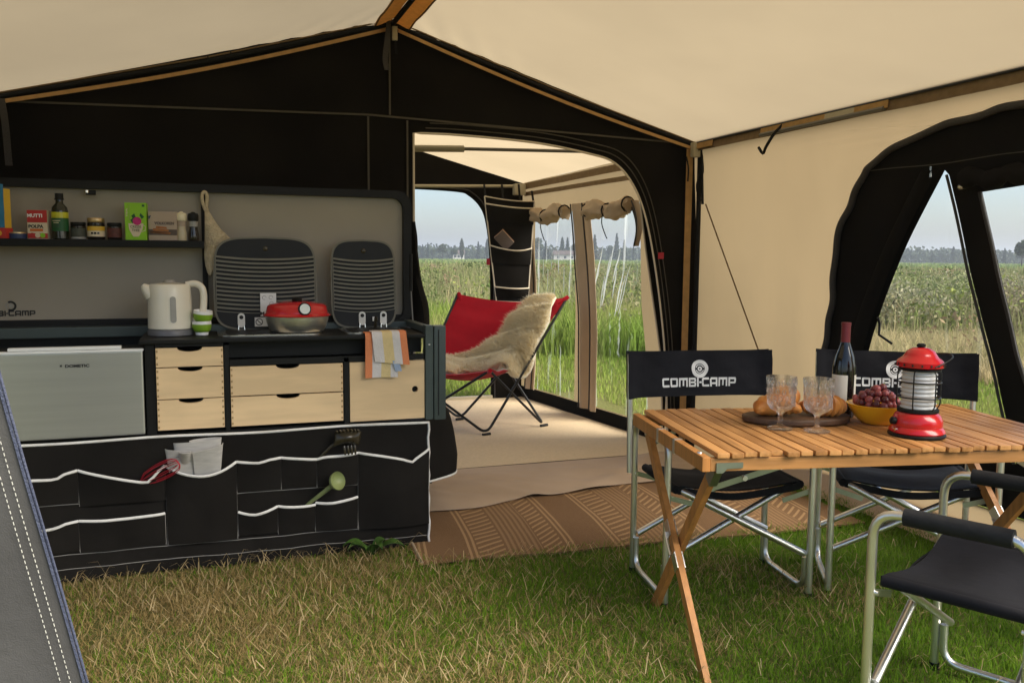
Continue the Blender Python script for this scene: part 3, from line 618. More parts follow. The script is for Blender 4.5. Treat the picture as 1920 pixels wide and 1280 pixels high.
MB().tube([(a, YB - .008, b) for a, b in [(1.08, .5), (1.08, 1.0), (1.08, 1.5)] + arch], .0065, 6).build('piping', M_piping, gable, 60)
MB().tube([(a + .028, YB - .006, b + .030) for a, b in arch if a > 1.1], .0035, 5).build('seam', M_seam, gable)
MB().tube([(a + .052, YB - .006, b + .058) for a, b in arch if a > 1.1], .0035, 5).build('seam', M_seam, gable)
def seam(pts, w=.010): MB().slab(lambda u, v: (lambda p: (p[0], YB - .009, p[1]))(tuple(Vector(pts[0]).lerp(Vector(pts[1]), u) + Vector((Vector(pts[1]) - Vector(pts[0])).normalized().orthogonal()) * w * (v - .5)) if False else seam_pt(pts, u, v, w)), 6, 1, .003).build('seam', M_seam, gable)
def seam_pt(pts, u, v, w):
    a, b = Vector(pts[0]), Vector(pts[1]); d = (b - a).normalized(); q = a.lerp(b, u) + Vector((-d.y, d.x)) * w * (v - .5); return (q.x, q.y)
for s_ in ([(-.9, 1.965), (.83, 2.008)], [(.83, 2.008), (2.80, 1.955)], [(.949, 2.015), (.949, 2.48)], [(.83, 1.25), (.83, 2.0)], [(1.045, 1.2), (1.045, 1.99)]): seam(s_)
for e, nm in ((ER, 1), (EL, -1)):              # gable pole and its tan edging
    a = Vector((PK[0], YB - .02, PK[1] - .022)); b = Vector((e[0], YB - .02, e[1] - .022))
    MB().tube([a, (a + b) / 2 + Vector((0, 0, -.018)), b], .012, 8).build('gable_pole', M_strap, tent, 60)
    MB().slab(lambda u, v: tuple(a.lerp(b, .01 + u * .975) + Vector((0, -.012 - .006 * v, -.016 - .020 * (v + .4 * math.sin(math.pi * u)) - .020 * math.sin(math.pi * u)))), 30, 2, .003).build('gable_edging', M_tan, tent, 60)
    MB().tube([a + Vector((0, -.004, .020)), (a + b) / 2 + Vector((0, -.004, .003)), b + Vector((0, -.004, .018))], .004, 6).build('gable_edging', M_brown, tent, 60)
# straps and buckles at peak and corners
def strap(pts, w, m=None, parent=None):
    P_ = spline(pts, 5)
    MB().slab(lambda u, v: (lambda p: (p[0] + w * (v - .5), p[1], p[2]))(P_[min(len(P_) - 1, int(round(u * (len(P_) - 1))))]), len(P_) - 1, 1, .003).build('strap', m or M_strap, parent or tent)
strap([(.94, 4.66, 2.50), (.925, 4.64, 2.40), (.915, 4.65, 2.30), (.925, 4.65, 2.24)], .028, M_zip)
strap([(.985, 4.67, 2.46), (.975, 4.66, 2.38), (.98, 4.66, 2.33)], .012)
MB().box((.955, 4.655, 2.40), (.985, 4.675, 2.475), .006).build('pole_joint', M_polew, tent, 40)
strap([(-.90, 4.66, 1.97), (-.885, 4.64, 1.85), (-.88, 4.65, 1.66)], .03, M_zip)
MB().tube([(2.868, 4.655, 0), (2.868, 4.655, 1.93)], .015, 10).build('corner_pole', M_strap, tent, 60)
MB().slab(lambda u, v: (2.79 + .045 * u, 4.683, .02 + 1.90 * v), 2, 10, .003).build('corner_strip', M_tan, tent)
MB().box((2.80, 4.62, 1.865), (2.85, 4.66, 1.955), .008).build('pole_joint', M_polew, tent, 40)
strap([(2.855, 4.63, 1.93), (2.865, 4.61, 1.80), (2.835, 4.62, 1.70), (2.86, 4.63, 1.60)], .022)
strap([(2.775, 4.66, 1.87), (2.785, 4.65, 1.80), (2.79, 4.66, 1.72)], .010)
for x_ in (.02, .13):
    MB().tube([(x_, 4.68, 2.245 + (x_ - .02) * .27), (x_, 4.665, 2.215 + (x_ - .02) * .27)], .003, 5).build('tie', M_strap, tent)

# right-hand wall with the black arched window
def rw(y, z, off=0.): return (2.862 + (1.965 - z) * (.03 + .115 * min(1, max(0, (4.71 - y) / .9))) + off + (.016 * wob(y * 1.3, z * 1.1) + .007 * wob(y * 5 + z * 1.5, z * .8)) * math.sin(math.pi * min(1, max(0, (1.965 - z) / 1.965))), y, z)
edge = spline([(3.806, 0.193), (3.709, 0.575), (3.66, 0.765), (3.595, 0.939), (3.534, 1.16), (3.487, 1.346), (3.406, 1.474), (3.301, 1.618), (3.209, 1.695), (3.073, 1.751), (2.834, 1.8), (2.623, 1.822), (2.435, 1.833), (2.148, 1.836), (1.91, 1.779), (1.783, 1.547), (1.811, 0.892), (1.85, 0.193)], 8)
edge = [(y + .007 * math.sin(i * .62 + .8 * math.sin(i * .23)) * (1 if i > 14 else .5), z + .004 * math.sin(i * .55 + 1)) for i, (y, z) in enumerate(edge)]
side = triangulated([(YF, 0), (YF, 1.985), (YB + .01, 1.985), (YB + .01, 0)], [edge[::-1]], lambda a, b: rw(a, b), 'side_wall', M_wall, tent, smooth=5)
ME = lambda y, z: z
win1 = spline([(2.83, 1.627), (2.944, 1.469), (3.083, 1.268), (3.276, 0.961), (3.389, 0.714), (3.493, 0.424)], 4) + spline([(2.542, 0.424), (2.587, 0.638), (2.648, 0.919), (2.708, 1.149), (2.755, 1.335), (2.783, 1.479), (2.811, 1.606)], 4)
win2 = spline([(2.654, 1.525), (2.627, 1.419), (2.591, 1.269), (2.522, 0.974), (2.481, 0.807), (2.364, 0.424)], 4) + [(1.987, 0.424), (1.934, 0.996), (1.946, 1.498)] + [(2.131, 1.542), (2.378, 1.542)]
blk = triangulated(edge, [win1, win2], lambda a, b: rw(a, b, .012), 'window_panel', M_black, tent, smooth=4)
for wn, mm in ((win1, M_vinyl2), (win2, M_vinyl2)):
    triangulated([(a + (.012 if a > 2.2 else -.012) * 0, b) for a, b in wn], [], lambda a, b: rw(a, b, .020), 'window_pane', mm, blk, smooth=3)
MB().tube([rw(a, b, -.004) for a, b in edge], .016, 8).build('zip_edging', M_zip, blk, 60)
MB().tube([rw(a, b, -.002) for a, b in win2[:21]], .008, 6).build('zip_edging', M_zip, blk, 60)
MB().tube([rw(a, b, -.002) for a, b in win1[21:]], .006, 6).build('zip_edging', M_zip, blk, 60)
MB().slab(lambda u, v: rw(2.36 + 1.0 * u * .9 + .02, 1.655 + .004 * math.sin(u * 9) + .004 * v, -.003), 20, 1, .002).build('seam', M_seam, blk)
lft = win1[:21]
MB().slab(lambda u, v: (lambda p: rw(p[0] + .015 + .085 * v * (1 + .3 * u), p[1], -.012 - .022 * math.sin(math.pi * v)))(lft[min(20, int(round(u * 20)))]), 20, 6, .003).build('tied_blind', M_black, blk, 60)
MB().tube([rw(3.20, .98, -.05), rw(3.215, .95, -.03), rw(3.19, .90, -.06), rw(3.15, .86, -.03)], .006, 6).build('tie', M_strap, blk, 60)
MB().tube([rw(2.70 - .74 * i / 24, 1.575 + .012 * math.sin(i * 1.1), -.035) for i in range(25)], [.036 + .008 * math.sin(i * 1.7) for i in range(25)], 10).build('rolled_blind', M_black, blk, 60)
MB().tube([rw(2.73, 1.55, -.02), rw(2.70, 1.55, -.03)], .013, 8).build('zip_pull', M_chrome, blk, 60)
MB().box(tuple(Vector(rw(2.862, 1.60, -.03))), tuple(Vector(rw(2.872, 1.645, -.02)))).build('zip_pull', M_chrome, blk)
# eave strip, pole pieces and hook strap
MB().slab(lambda u, v: (2.838 - .004 * v, YB - .06 + (YF - YB + .06) * u, 1.955 - .052 * v + .003 * wob(u * 6)), 50, 2, .003).build('eave_strip', M_brown, tent, 60)
MB().tube([(2.828, YB - .05, 1.952), (2.828, YF, 1.952)], .006, 6).build('eave_cord', M_rod, tent, 60)
MB().tube([(2.822, 3.98, 1.915), (2.822, 3.08, 1.915)], .010, 8).build('eave_pole', M_poled, tent, 60)
for y0, y1, mm in ((4.66, 4.45, M_tan), (3.98, 3.47, M_tan), (3.47, 3.27, M_polew), (3.27, 3.06, M_tan)):
    MB().slab(lambda u, v: (2.826 - .004 * v, y0 + (y1 - y0) * u, 1.955 - .040 * v), 4, 2, .004).build('eave_patch', mm, tent, 60)
MB().tube(spline([(2.83, 3.80, 1.945), (2.80, 3.83, 1.90), (2.79, 3.88, 1.84), (2.80, 3.92, 1.81), (2.80, 3.96, 1.845)], 5), .008, 6).build('hook_strap', M_strap, tent, 60)
MB().tube([rw(4.60, 1.87, -.02), rw(4.60, 1.58, -.02)], .009, 6).build('tie', M_strap, tent, 60)
MB().tube([rw(4.58, 1.58, -.012), rw(4.10, .66, -.012), rw(3.8, .05, -.012)], .0045, 6).build('guy_cord', M_brown, tent, 60)
# wall skirt lying in on the grass
MB().slab(lambda u, v: (3.155 - .16 * v + .01 * wob(u * 9, v), 4.6 - 3.1 * u, .105 * (1 - v) ** 2 + .012), 40, 6, .003).build('wall_skirt', M_sheet, tent, 60)
# left-hand wall, out of view, with an opening added to let in light
triangulated([(YF, 0), (YF, 1.99), (YB, 1.99), (YB, 0), (3.2, 0), (3.2, 1.7), (1.6, 1.75), (1.6, 0)], [], lambda a, b: (-.95 - (1.99 - b) * .10, a, b), 'side_wall', M_wall, tent, smooth=3)

# grey door flap hanging beside the camera
flap = wthing('door_flap', 'dark grey canvas door flap with blue zip and double white stitching', 'tent flap', (-.5, 1.5, 0))
E0, E1 = Vector((-.105, 1.5, 0.006)), Vector((-.52, 1.5, 2.14))
def fe(t, off=0., dy=0.): p = E0.lerp(E1, t); return (p.x - off, p.y + .012 * wob(t * 3, off * 4) + dy, p.z)
MB().slab(lambda u, v: (lambda p: (p[0] + (-.99 - p[0]) * u, p[1] + .025 * math.sin(u * 5) * u, p[2]))(fe(v, .004)), 14, 24, .003).build('panel', M_flapg, flap, 60)
MB().tube([fe(i / 40, -.001) for i in range(41)], .0024, 6).build('zip', M_blue, flap, 60)
MB().slab(lambda u, v: fe(v, .001 + .004 * u, -.004), 1, 40, .002).build('zip_tape', M_blue, flap, 60)
for off in (.022, .036):
    mb = MB()
    for i in range(230):
        t = (i + .5) / 230; mb.bar(fe(t - .0013, off, -.004), fe(t + .0011, off, -.004), .0011, .0008, (0, 1, 0))
    mb.build('stitching', M_wthread, flap)

# ------------------------------------------------------------------ annex room
annex = wthing('annex_tent', 'canvas annex room with black end wall and vinyl windows behind the gable doorway', 'tent', (1.8, 6.0, 0))
def aw(y, z, off=0.): return (2.85 - .117 * (y - 4.75) + off + .006 * wob(y * 2, z * 2), y, z)
def bil(a, b, c, d, u, v): return tuple((Vector(a) * (1 - u) + Vector(b) * u) * (1 - v) + (Vector(c) * (1 - u) + Vector(d) * u) * v)
def annex_roof(u, v):
    p = bil((.55, 4.74, 2.515), (2.85, 4.74, 1.955), (.55, 7.06, 2.40), (2.58, 7.06, 1.885), u, v); return (p[0], p[1], p[2] - .02 * math.sin(math.pi * u) * math.sin(math.pi * v))
MB().grid(annex_roof, 24, 24).build('roof_panel', M_roof2, annex, 60)
fa = spline([(1.05, 1.80), (1.6, 1.802), (1.99, 1.79), (2.086, 1.762), (2.18, 1.68), (2.235, 1.56), (2.272, 1.30), (2.285, .9), (2.297, .06), (2.297, 0)], 6)
far = triangulated([(.5, 0), (.5, 2.39), (.55, 2.40), (2.575, 1.885), (2.60, 0)] + fa[::-1] + [(1.0, 0.), (.9, 1.7)], [], lambda a, b: (a, 7.03 + .004 * wob(a * 3, b * 2), b), 'end_wall', M_black, annex, smooth=4)
MB().tube([(a + .03, 7.015, b + .025) for a, b in fa[6:]], .006, 6).build('zip_edging', M_zip, far, 60)
MB().box((.9, 6.985, 0.01), (2.30, 7.02, .05), .006).build('door_sill', M_polew, annex)
MB().tube([(.7, 6.95, 1.795), (2.53, 6.95, 1.852)], .013, 8).build('eave_pole', M_polew, annex, 60)
MB().box((2.46, 6.90, 1.775), (2.56, 6.97, 1.87), .012).build('pole_joint', M_polew, annex, 40)
MB().tube([(.7, 5.2, 1.885), (1.512, 5.2, 1.917)], .021, 10).build('roof_pole', M_polew, annex, 60)
MB().tube([(1.512, 5.2, 1.917), (2.77, 5.2, 1.952)], .011, 8).build('roof_pole', M_poled, annex, 60)
# window wall
wa = [(6.80, .13), (6.80, 1.60), (6.12, 1.61), (6.12, .13)]; wb = [(5.90, .13), (5.90, 1.62), (5.28, 1.63), (5.22, .9), (5.17, .6), (5.12, .13)]
sw = triangulated([(4.74, 0), (4.74, 1.955), (7.06, 1.885), (7.06, 0)], [wa, wb], lambda a, b: aw(a, b), 'side_wall', M_wall, annex, smooth=4)
for q in (wa, wb):
    def wr(a, b): p = aw(a, b, .004); return (p[0] + .010 * math.sin(a * 38 + b * 5) * (.3 + abs(math.sin(b * 2.1))), p[1], p[2])
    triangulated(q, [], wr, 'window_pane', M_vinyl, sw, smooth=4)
M_crease_glint = bpy.data.materials.new('vinyl_crease_glint'); M_crease_glint.use_nodes = True; nc = M_crease_glint.node_tree; nc.nodes.remove(nc.nodes['Principled BSDF'])  # pale strips along vinyl creases: the sky's glint put into their colour
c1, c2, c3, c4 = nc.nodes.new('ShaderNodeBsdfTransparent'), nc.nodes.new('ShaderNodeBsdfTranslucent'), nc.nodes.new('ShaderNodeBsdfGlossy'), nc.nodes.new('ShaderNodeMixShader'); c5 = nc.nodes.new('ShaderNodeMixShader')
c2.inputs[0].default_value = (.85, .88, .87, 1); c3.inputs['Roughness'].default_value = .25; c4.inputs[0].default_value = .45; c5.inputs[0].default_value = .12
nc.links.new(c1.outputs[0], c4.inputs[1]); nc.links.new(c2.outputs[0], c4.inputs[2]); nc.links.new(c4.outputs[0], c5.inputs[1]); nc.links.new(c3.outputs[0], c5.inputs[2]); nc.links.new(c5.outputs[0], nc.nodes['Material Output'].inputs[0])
rc = random.Random(11)
panes = [c_ for c_ in sw.children if c_.name.startswith('window_pane')]
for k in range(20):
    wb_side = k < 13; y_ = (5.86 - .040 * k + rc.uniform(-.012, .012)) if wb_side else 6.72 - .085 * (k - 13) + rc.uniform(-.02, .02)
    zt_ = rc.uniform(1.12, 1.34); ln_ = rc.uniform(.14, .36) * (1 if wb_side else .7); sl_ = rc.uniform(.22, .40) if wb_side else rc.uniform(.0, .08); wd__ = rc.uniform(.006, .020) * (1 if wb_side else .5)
    MB().slab(lambda u, v: aw(min(5.89, max(5.24, y_ + sl_ * ln_ * v + wd__ * (u - .5) * math.sin(math.pi * min(1, .08 + v * .9)))) if wb_side else y_ + sl_ * ln_ * v + wd__ * (u - .5) * math.sin(math.pi * min(1, .08 + v * .9)), zt_ - ln_ * v + .01 * math.sin(v * 9 + k), -.006 - .004 * math.sin(math.pi * u)), 3, 10, .0006).build('crease_glint', M_crease_glint, sw, 60)
MB().slab(lambda u, v: aw(4.76 + 2.26 * u, .005 + .118 * v, -.008), 20, 1, .003).build('skirt_band', M_black, annex)
MB().tube([aw(4.76 + 2.26 * i / 20, .008, -.022) for i in range(21)], .008, 6).build('ground_rail', M_alu, annex, 60)
MB().slab(lambda u, v: aw(5.0 + 1.98 * u, 1.822 - .022 * u + .034 * v - .03, -.010), 20, 1, .003).build('zip_edging', M_brown, annex)
MB().slab(lambda u, v: (lambda p: (p[0] - .02, p[1], p[2]))(aw(4.76 + 2.28 * u, 1.875 + .052 * v - .052 * u, -.004)), 20, 1, .003).build('eave_strip', M_brown, annex)
MB().tube([aw(5.0, .62, -.008), aw(5.1, .6, -.008), aw(5.19, .6, -.008)], .003, 5).build('seam', M_seam, annex)
for y0, y1 in ((6.86, 6.17), (5.86, 5.30)):
    n = 26; pts = []; rr = []
    for i in range(n + 1):
        t = i / n; pts.append(aw(y0 + (y1 - y0) * t, 1.600 + .018 * math.sin(t * 9 + y0), -.062)); rr.append(.056 + .008 * math.sin(t * 11 + y0) + .006 * math.sin(t * 29) - (.016 if min(abs(t - q_) for q_ in (.04, .5, .96)) < .03 else 0))
    roll = MB().tube(pts, rr, 22).build('rolled_curtain', M_pale, annex, 60)
    for v_ in roll.data.vertices:
        ci = min(n, max(0, int(round((v_.co.y - y0) / (y1 - y0) * n)))); dv = v_.co - Vector(pts[ci]); dv.y = 0; an_ = math.atan2(dv.z, dv.x)
        v_.co += dv.normalized() * (.009 * math.sin(an_ * 4 + v_.co.y * 11) + .006 * math.sin(an_ * 7 - v_.co.y * 31)) + Vector((0, 0, -.014 * abs(math.sin(v_.co.y * 9))))
    for t in (.04, .5, .96):
        i = int(round(t * n)); c = Vector(pts[i]); MB().tube([c + Vector((.050 * math.cos(a), 0, .050 * math.sin(a))) for a in np.linspace(0, 6.2, 13)], .006, 5).build('tie', M_strap, roll, 60)
    c = Vector(pts[int(.5 * n)]); MB().tube(spline([c + Vector((-.04, 0, -.02)), c + Vector((-.03, .03, -.09)), c + Vector((-.03, -.02, -.16)), c + Vector((-.03, -.06, -.2))], 4), .004, 5).build('tie', M_strap, roll, 60)
def drape(y0, y1, z1, z0, b0, b1, amp, k, name='curtain'):
    d = MB().slab(lambda u, v: (lambda yy, zz: (lambda p: (p[0] - .03 - amp * math.sin(u * math.pi * k) * (.6 + .4 * v), p[1], p[2]))(aw(yy, zz)))((y0 + (y1 - y0) * u) * (1 - v) + (b0 + (b1 - b0) * u) * v - .05 * math.sin(math.pi * v), z1 + (z0 - z1) * v), 20, 24, .004).build(name, M_pale, annex, 60)
    for u in (.0, .62):
        MB().tube([(lambda yy, zz: (lambda p: (p[0] - .042 - amp * math.sin(u * math.pi * k), p[1], p[2]))(aw(yy, zz)))((y0 + (y1 - y0) * u) * (1 - v / 20) + (b0 + (b1 - b0) * u) * v / 20 - .05 * math.sin(math.pi * v / 20), z1 + (z0 - z1) * v / 20) for v in range(21)], .006, 5).build('zip_edging', M_zip, d, 60)
drape(6.14, 5.88, 1.66, .10, 5.98, 5.74, .016, 3.)
drape(6.92, 6.80, 1.58, .12, 6.88, 6.74, .02, 2.)
drape(5.34, 5.25, 1.64, 1.33, 5.26, 5.23, .02, 1.)
triangulated([(2.590, 1.90), (2.592, 1.70), (2.655, 1.3), (2.73, .9), (2.785, .6), (2.815, .02), (2.835, .02), (2.84, 1.90)], [], lambda a, b: (a, 4.93, b), 'tied_door', M_black, annex, smooth=2)
MB().tube([(2.588, 4.925, 1.88), (2.590, 4.925, 1.70), (2.653, 4.925, 1.3), (2.728, 4.925, .9), (2.783, 4.925, .6), (2.813, 4.925, .02)], .006, 6).build('piping', M_piping, annex, 60)
MB().box((2.617, YB - .016, 1.245), (2.655, YB - .010, 1.285)).build('maker_tag', M_redtag, gable)
MB().box((2.245, 7.005, 1.18), (2.275, 7.012, 1.235)).build('maker_tag', M_redtag, far)
# floor of the annex and the flap folded in over the rug
carp = tag(MB().slab(lambda u, v: (.75 + 2.09 * u - .22 * u * v, 4.66 + 2.34 * v, .020 + .004 * wob(u * 4, v * 4)), 24, 24, .008).build('annex_carpet', M_carpet, None, 60), 'plain beige carpet covering the floor of the annex', 'carpet')
MB().tube([(1.15, 4.655, .026), (1.9, 4.65, .028), (2.8, 4.66, .026)], .007, 6).build('edge_binding', M_strap, carp, 60)
fe_pts = spline([(.93, 3.92), (1.2, 3.90), (1.45, 3.98), (1.75, 4.01), (2.1, 4.07), (2.36, 4.10), (2.72, 4.30)], 10)
def gs(u, v):
    f_ = fe_pts[min(len(fe_pts) - 1, int(round(u * (len(fe_pts) - 1))))]; x = f_[0]; y = f_[1] + (4.655 - f_[1]) * v
    return (x, y, .030 + .020 * abs(wob(x * 2.4 + y * 2, y * 3)) * math.sin(math.pi * min(1, v * 1.05)) + .016 * math.exp(-((x - 1.45 + (y - 4.1) * .8) / .07) ** 2) * (1 - v) + .012 * math.exp(-((x - 2.2 - (y - 4.3) * 1.2) / .1) ** 2))
tag(MB().slab(gs, len(fe_pts) - 1, 26, .004).build('groundsheet_flap', M_sheet, None, 60), 'creased taupe groundsheet flap lying between carpet and rug', 'groundsheet')
# rug
RA = R(-3.4)
rugo = tag(MB().slab(lambda u, v: (2.12 * u, -.004 + 1.0 * v + .012 * wob(u * 5), .012 + .006 * abs(wob(u * 7, v * 3)) + (.012 if v < .02 else 0) * 0), 60, 20, .008).build('outdoor_rug', M_rug, None, 60), 'woven brown outdoor rug with tan line pattern on the grass', 'rug')
rugo.location = (.765, 3.255, .004); rugo.rotation_euler = (0, 0, RA)
MB().tube([(.012, .005 + .98 * i / 10, .018) for i in range(11)], .007, 6).build('binding', M_pale, rugo, 60)

# ------------------------------------------------------------------ kitchen unit of the trailer
KY = 3.54
kit = wthing('camp_kitchen', 'fold-out trailer kitchen with birch drawers, black frame and grey back panel', 'kitchen unit', (.06, 3.75, .5))
def rrect(x0, x1, z0, z1, r, n=6):
    p = []
    for cx, cz, a in ((x1 - r, z1 - r, 0), (x0 + r, z1 - r, 90), (x0 + r, z0 + r, 180), (x1 - r, z0 + r, 270)):
        p += [(cx + r * math.cos(R(a + 90 * i / n)), cz + r * math.sin(R(a + 90 * i / n))) for i in range(n + 1)]
    return p
XZ = lambda a, b, t: (a, t, b)
pan = MB().prism(rrect(-.93, .885, .935, 1.535, .06), XZ, 4.0, 4.03).build('back_panel', M_panel, kit, 40)
fr_o = rrect(-.945, .900, .92, 1.552, .07); fr_i = rrect(-.915, .862, .95, 1.518, .05)
def ring(po, pi_, y0, y1):
    m = len(po); mb = MB(); v = [(a, y0, b) for a, b in po] + [(a, y0, b) for a, b in pi_] + [(a, y1, b) for a, b in po] + [(a, y1, b) for a, b in pi_]; f = []
    for i in range(m):
        j = (i + 1) % m; f += [(i, j, m + j, m + i), (2 * m + i, 2 * m + j, 3 * m + j, 3 * m + i), (i, j, 2 * m + j, 2 * m + i), (m + i, m + j, 3 * m + j, 3 * m + i)]
    return mb.add(v, f)
ring(fr_o, fr_i, 3.968, 4.045).build('rubber_frame', M_rubber, pan, 40)
MB().box((-.028, 3.985, .95), (-.006, 3.9975, 1.51)).build('divider_bar', M_rubber, pan)
MB().box((-.93, 3.975, .935), (.86, 3.9975, .975), .004).build('hinge_bar', M_rubber, pan)
# print on the panel: emblem arc and lettering
def emblem(name, cx, cz, r, m, parent, fn, n=28, arcs=((1.0, .66, 0, 360), (.54, .45, 0, 360), (.30, .0, 0, 360))):
    mb = MB()
    for ro, ri, a0, a1 in arcs:
        for i in range(n):
            a, b = R(a0 + (a1 - a0) * i / n), R(a0 + (a1 - a0) * (i + 1) / n)
            q = [(ro * math.cos(a), ro * math.sin(a)), (ro * math.cos(b), ro * math.sin(b)), (ri * math.cos(b), ri * math.sin(b)), (ri * math.cos(a), ri * math.sin(a))]
            mb.add([fn(cx + r * x, cz + r * y, 0) for x, y in q], [(0, 1, 2, 3)])
    return mb.build(name, m, parent)
GL = {  # wide square capitals on an 8 x 6 grid, as bars (x0,y0,x1,y1)
 'C': [(.8, 0, 8, 1.4), (.8, 4.6, 8, 6), (0, .5, 1.8, 5.5)], 'O': [(.6, 0, 7.8, 1.4), (.6, 4.6, 7.8, 6), (0, .4, 1.8, 5.6), (6.6, .4, 8.4, 5.6)],
 'M': [(0, 0, 1.7, 6), (8.1, 0, 9.8, 6), (1.7, 4.5, 8.1, 6), (4.05, .6, 5.75, 4.5)], 'B': [(0, 0, 1.8, 6), (1.8, 0, 7.6, 1.3), (1.8, 4.7, 7.6, 6), (1.8, 2.4, 7.0, 3.6), (6.2, .9, 8, 2.8), (6.2, 3.3, 8, 5.1)],
 'I': [(0, 0, 1.8, 6)], '-': [(0, 2.4, 2.6, 3.6)], 'A': [(0, 0, 1.8, 5.2), (6.6, 0, 8.4, 6), (1.0, 4.6, 6.6, 6), (1.8, 1.5, 6.6, 2.7)], 'P': [(0, 0, 1.8, 6), (1.8, 4.6, 7.6, 6), (6.4, 2.4, 8.2, 5.4), (1.8, 1.8, 7.6, 3.0)]}
def square_text(name, s, x0, x1, z0, h, m, parent, fn):
    wd = sum((max(b[2] for b in GL[c]) + (1.25 if c not in 'I-' else .6)) for c in s) - 1.25; k = (x1 - x0) / wd; x = 0; mb = MB()
    for c in s:
        for j, (a, b, d, e) in enumerate(GL[c]):
            nx = max(1, int((d - a) * k / .01))
            for i in range(nx):
                u0, u1 = a + (d - a) * i / nx, a + (d - a) * (i + 1) / nx
                mb.add([fn(x0 + k * (x + p), z0 + h * q / 6, .00012 * j) for p, q in ((u0, b), (u1, b), (u1, e), (u0, e))], [(0, 1, 2, 3)])
        x += max(b[2] for b in GL[c]) + (1.25 if c not in 'I-' else .6)
    return mb.build(name, m, parent)
PF = lambda a, b, t: (a, 3.9965 - t, b)
square_text('lettering', 'COMBI-CAMP', -.90, -.686, .992, .022, M_ink, pan, PF)
emblem('emblem', -.775, 1.033, .021, M_ink, pan, PF, arcs=((1.0, .62, -120, 120),))
emblem('emblem', -.775, 1.033, .021, M_window, pan, PF, arcs=((.9, .70, 130, 230), (.42, .0, 0, 360)))
cl = MB().box((-.475, 3.955, 1.492), (-.437, 3.968, 1.512), .003).build('panel_catch', M_rubber, pan); MB().lathe([(.0, 0), (.010, .002), (.010, .012), (0, .014)], (-.470, 3.953, 1.498), 10).build('knob', M_chrome, cl, 40)
# shelf on the panel
shelf = MB().box((-.93, 3.86, 1.277), (-.018, 3.968, 1.307), .003).build('shelf', M_carc, kit)
# carcass: sides, posts, rails, floor, plinth
for a, b in (((-.243, KY + .01, .545), (-.208, 3.95, .912)), ((.046, KY, .545), (.064, 3.95, .895)), ((.516, KY, .545), (.536, 3.95, .83)), ((-.243, KY + .005, .53), (.857, 3.95, .553))):
    MB().box(a, b).build('frame_rail', M_carc, kit)
MB().box((-.205, KY, .8935), (.044, KY + .03, .912)).build('frame_rail', M_carc, kit)
MB().box((.066, KY, .812), (.857, KY + .03, .835)).build('frame_rail', M_carc, kit)
MB().box((-.205, 3.9, .56), (.857, 3.92, .90)).build('carcass_back', M_carc, kit)
MB().box((.066, KY + .06, .838), (.857, KY + .075, .905)).build('hob_fascia', M_carc, kit)
ctr = MB().box((-.262, KY - .012, .906), (.857, 3.955, .922), .004).build('worktop', M_carc, kit)
post = MB().box((.859, KY - .012, .552), (.893, KY + .035, .958), .003).build('corner_post', M_slate, kit)
MB().box((.8955, KY - .018, .550), (.948, KY + .05, .955), .008).build('post_profile', M_slate, post, 40)
MB().box((.912, KY - .0195, .57), (.917, KY - .0175, .94)).build('groove', M_rubber, post)
MB().lathe([(.0, 0), (.005, .0), (.004, .003)], (0, 0, 0), 10).build('screw', M_wplast, post, 40).location = (.875, KY - .014, .875)
MB().box((.859, KY + .036, .925), (.893, 3.955, .953), .004).build('side_rail', M_slate, kit)
MB().box((-.95, 3.90, .905), (.858, 3.967, .948), .004).build('rear_ledge', M_slate, kit)
# gas strut beside the panel
MB().tube([(.872, 3.86, 1.26), (.872, 3.86, 1.09)], .008, 8).build('gas_strut', M_carc, kit, 50)
MB().tube([(.872, 3.86, 1.09), (.875, 3.84, .955)], .0035, 6).build('gas_strut', M_poled, kit, 50)
# drawers with finger notches and box joints
def drawer(x0, x1, z0, z1, notch=True):
    c = (x0 + x1) / 2; p = [(x0, z0), (x1, z0), (x1, z1)]
    if notch:
        p += [(c + .046 * math.cos(a) * (1 if True else 1), z1 - .016 * math.sin(a) ** .8 if math.sin(a) > 0 else z1) for a in np.linspace(0, math.pi, 13)]
    p += [(x0, z1)]
    d = MB().prism(p, XZ, KY - .004, KY + .014).build('drawer', M_birch, kit)
    MB().box((x0 + .012, KY + .016, z0 + .006), (x1 - .012, KY + .34, z1 - .03)).build('drawer_box', M_carc, d)
    mb = MB(); k = max(2, int((z1 - z0) / .021)); h = (z1 - z0) / k
    for sx_ in (x0, x1):
        for i in range(k):
            a = sx_ + (.0015 if sx_ == x0 else -.0075); mb.box((a, KY - .0052, z0 + h * (i + .32)), (a + .006, KY - .0035, z0 + h * (i + .68)))
    mb.build('box_joint', M_joint, d)['kind'] = 'stuff'
drawer(-.204, .042, .815, .889); drawer(-.204, .042, .690, .811); drawer(-.204, .042, .568, .686)
drawer(.068, .510, .691, .808); drawer(.068, .510, .568, .686)
hole = [(.815 + .0135 * math.cos(a), .686 + .0135 * math.sin(a)) for a in np.linspace(0, 2 * math.pi, 21)[:-1]]
door = triangulated([(.539, .560), (.856, .560), (.856, .809), (.539, .809)], [hole], lambda a, b: (a, KY - .004, b), 'cupboard_door', M_birch, kit)
md = door.modifiers.new('thickness', 'SOLIDIFY'); md.thickness = .016; md.offset = -1 if False else 1
MB().box((.545, KY + .018, .565), (.85, KY + .022, .80)).build('hole_shade', M_carc, kit)  # dark sheet added behind the finger hole, standing for its shade
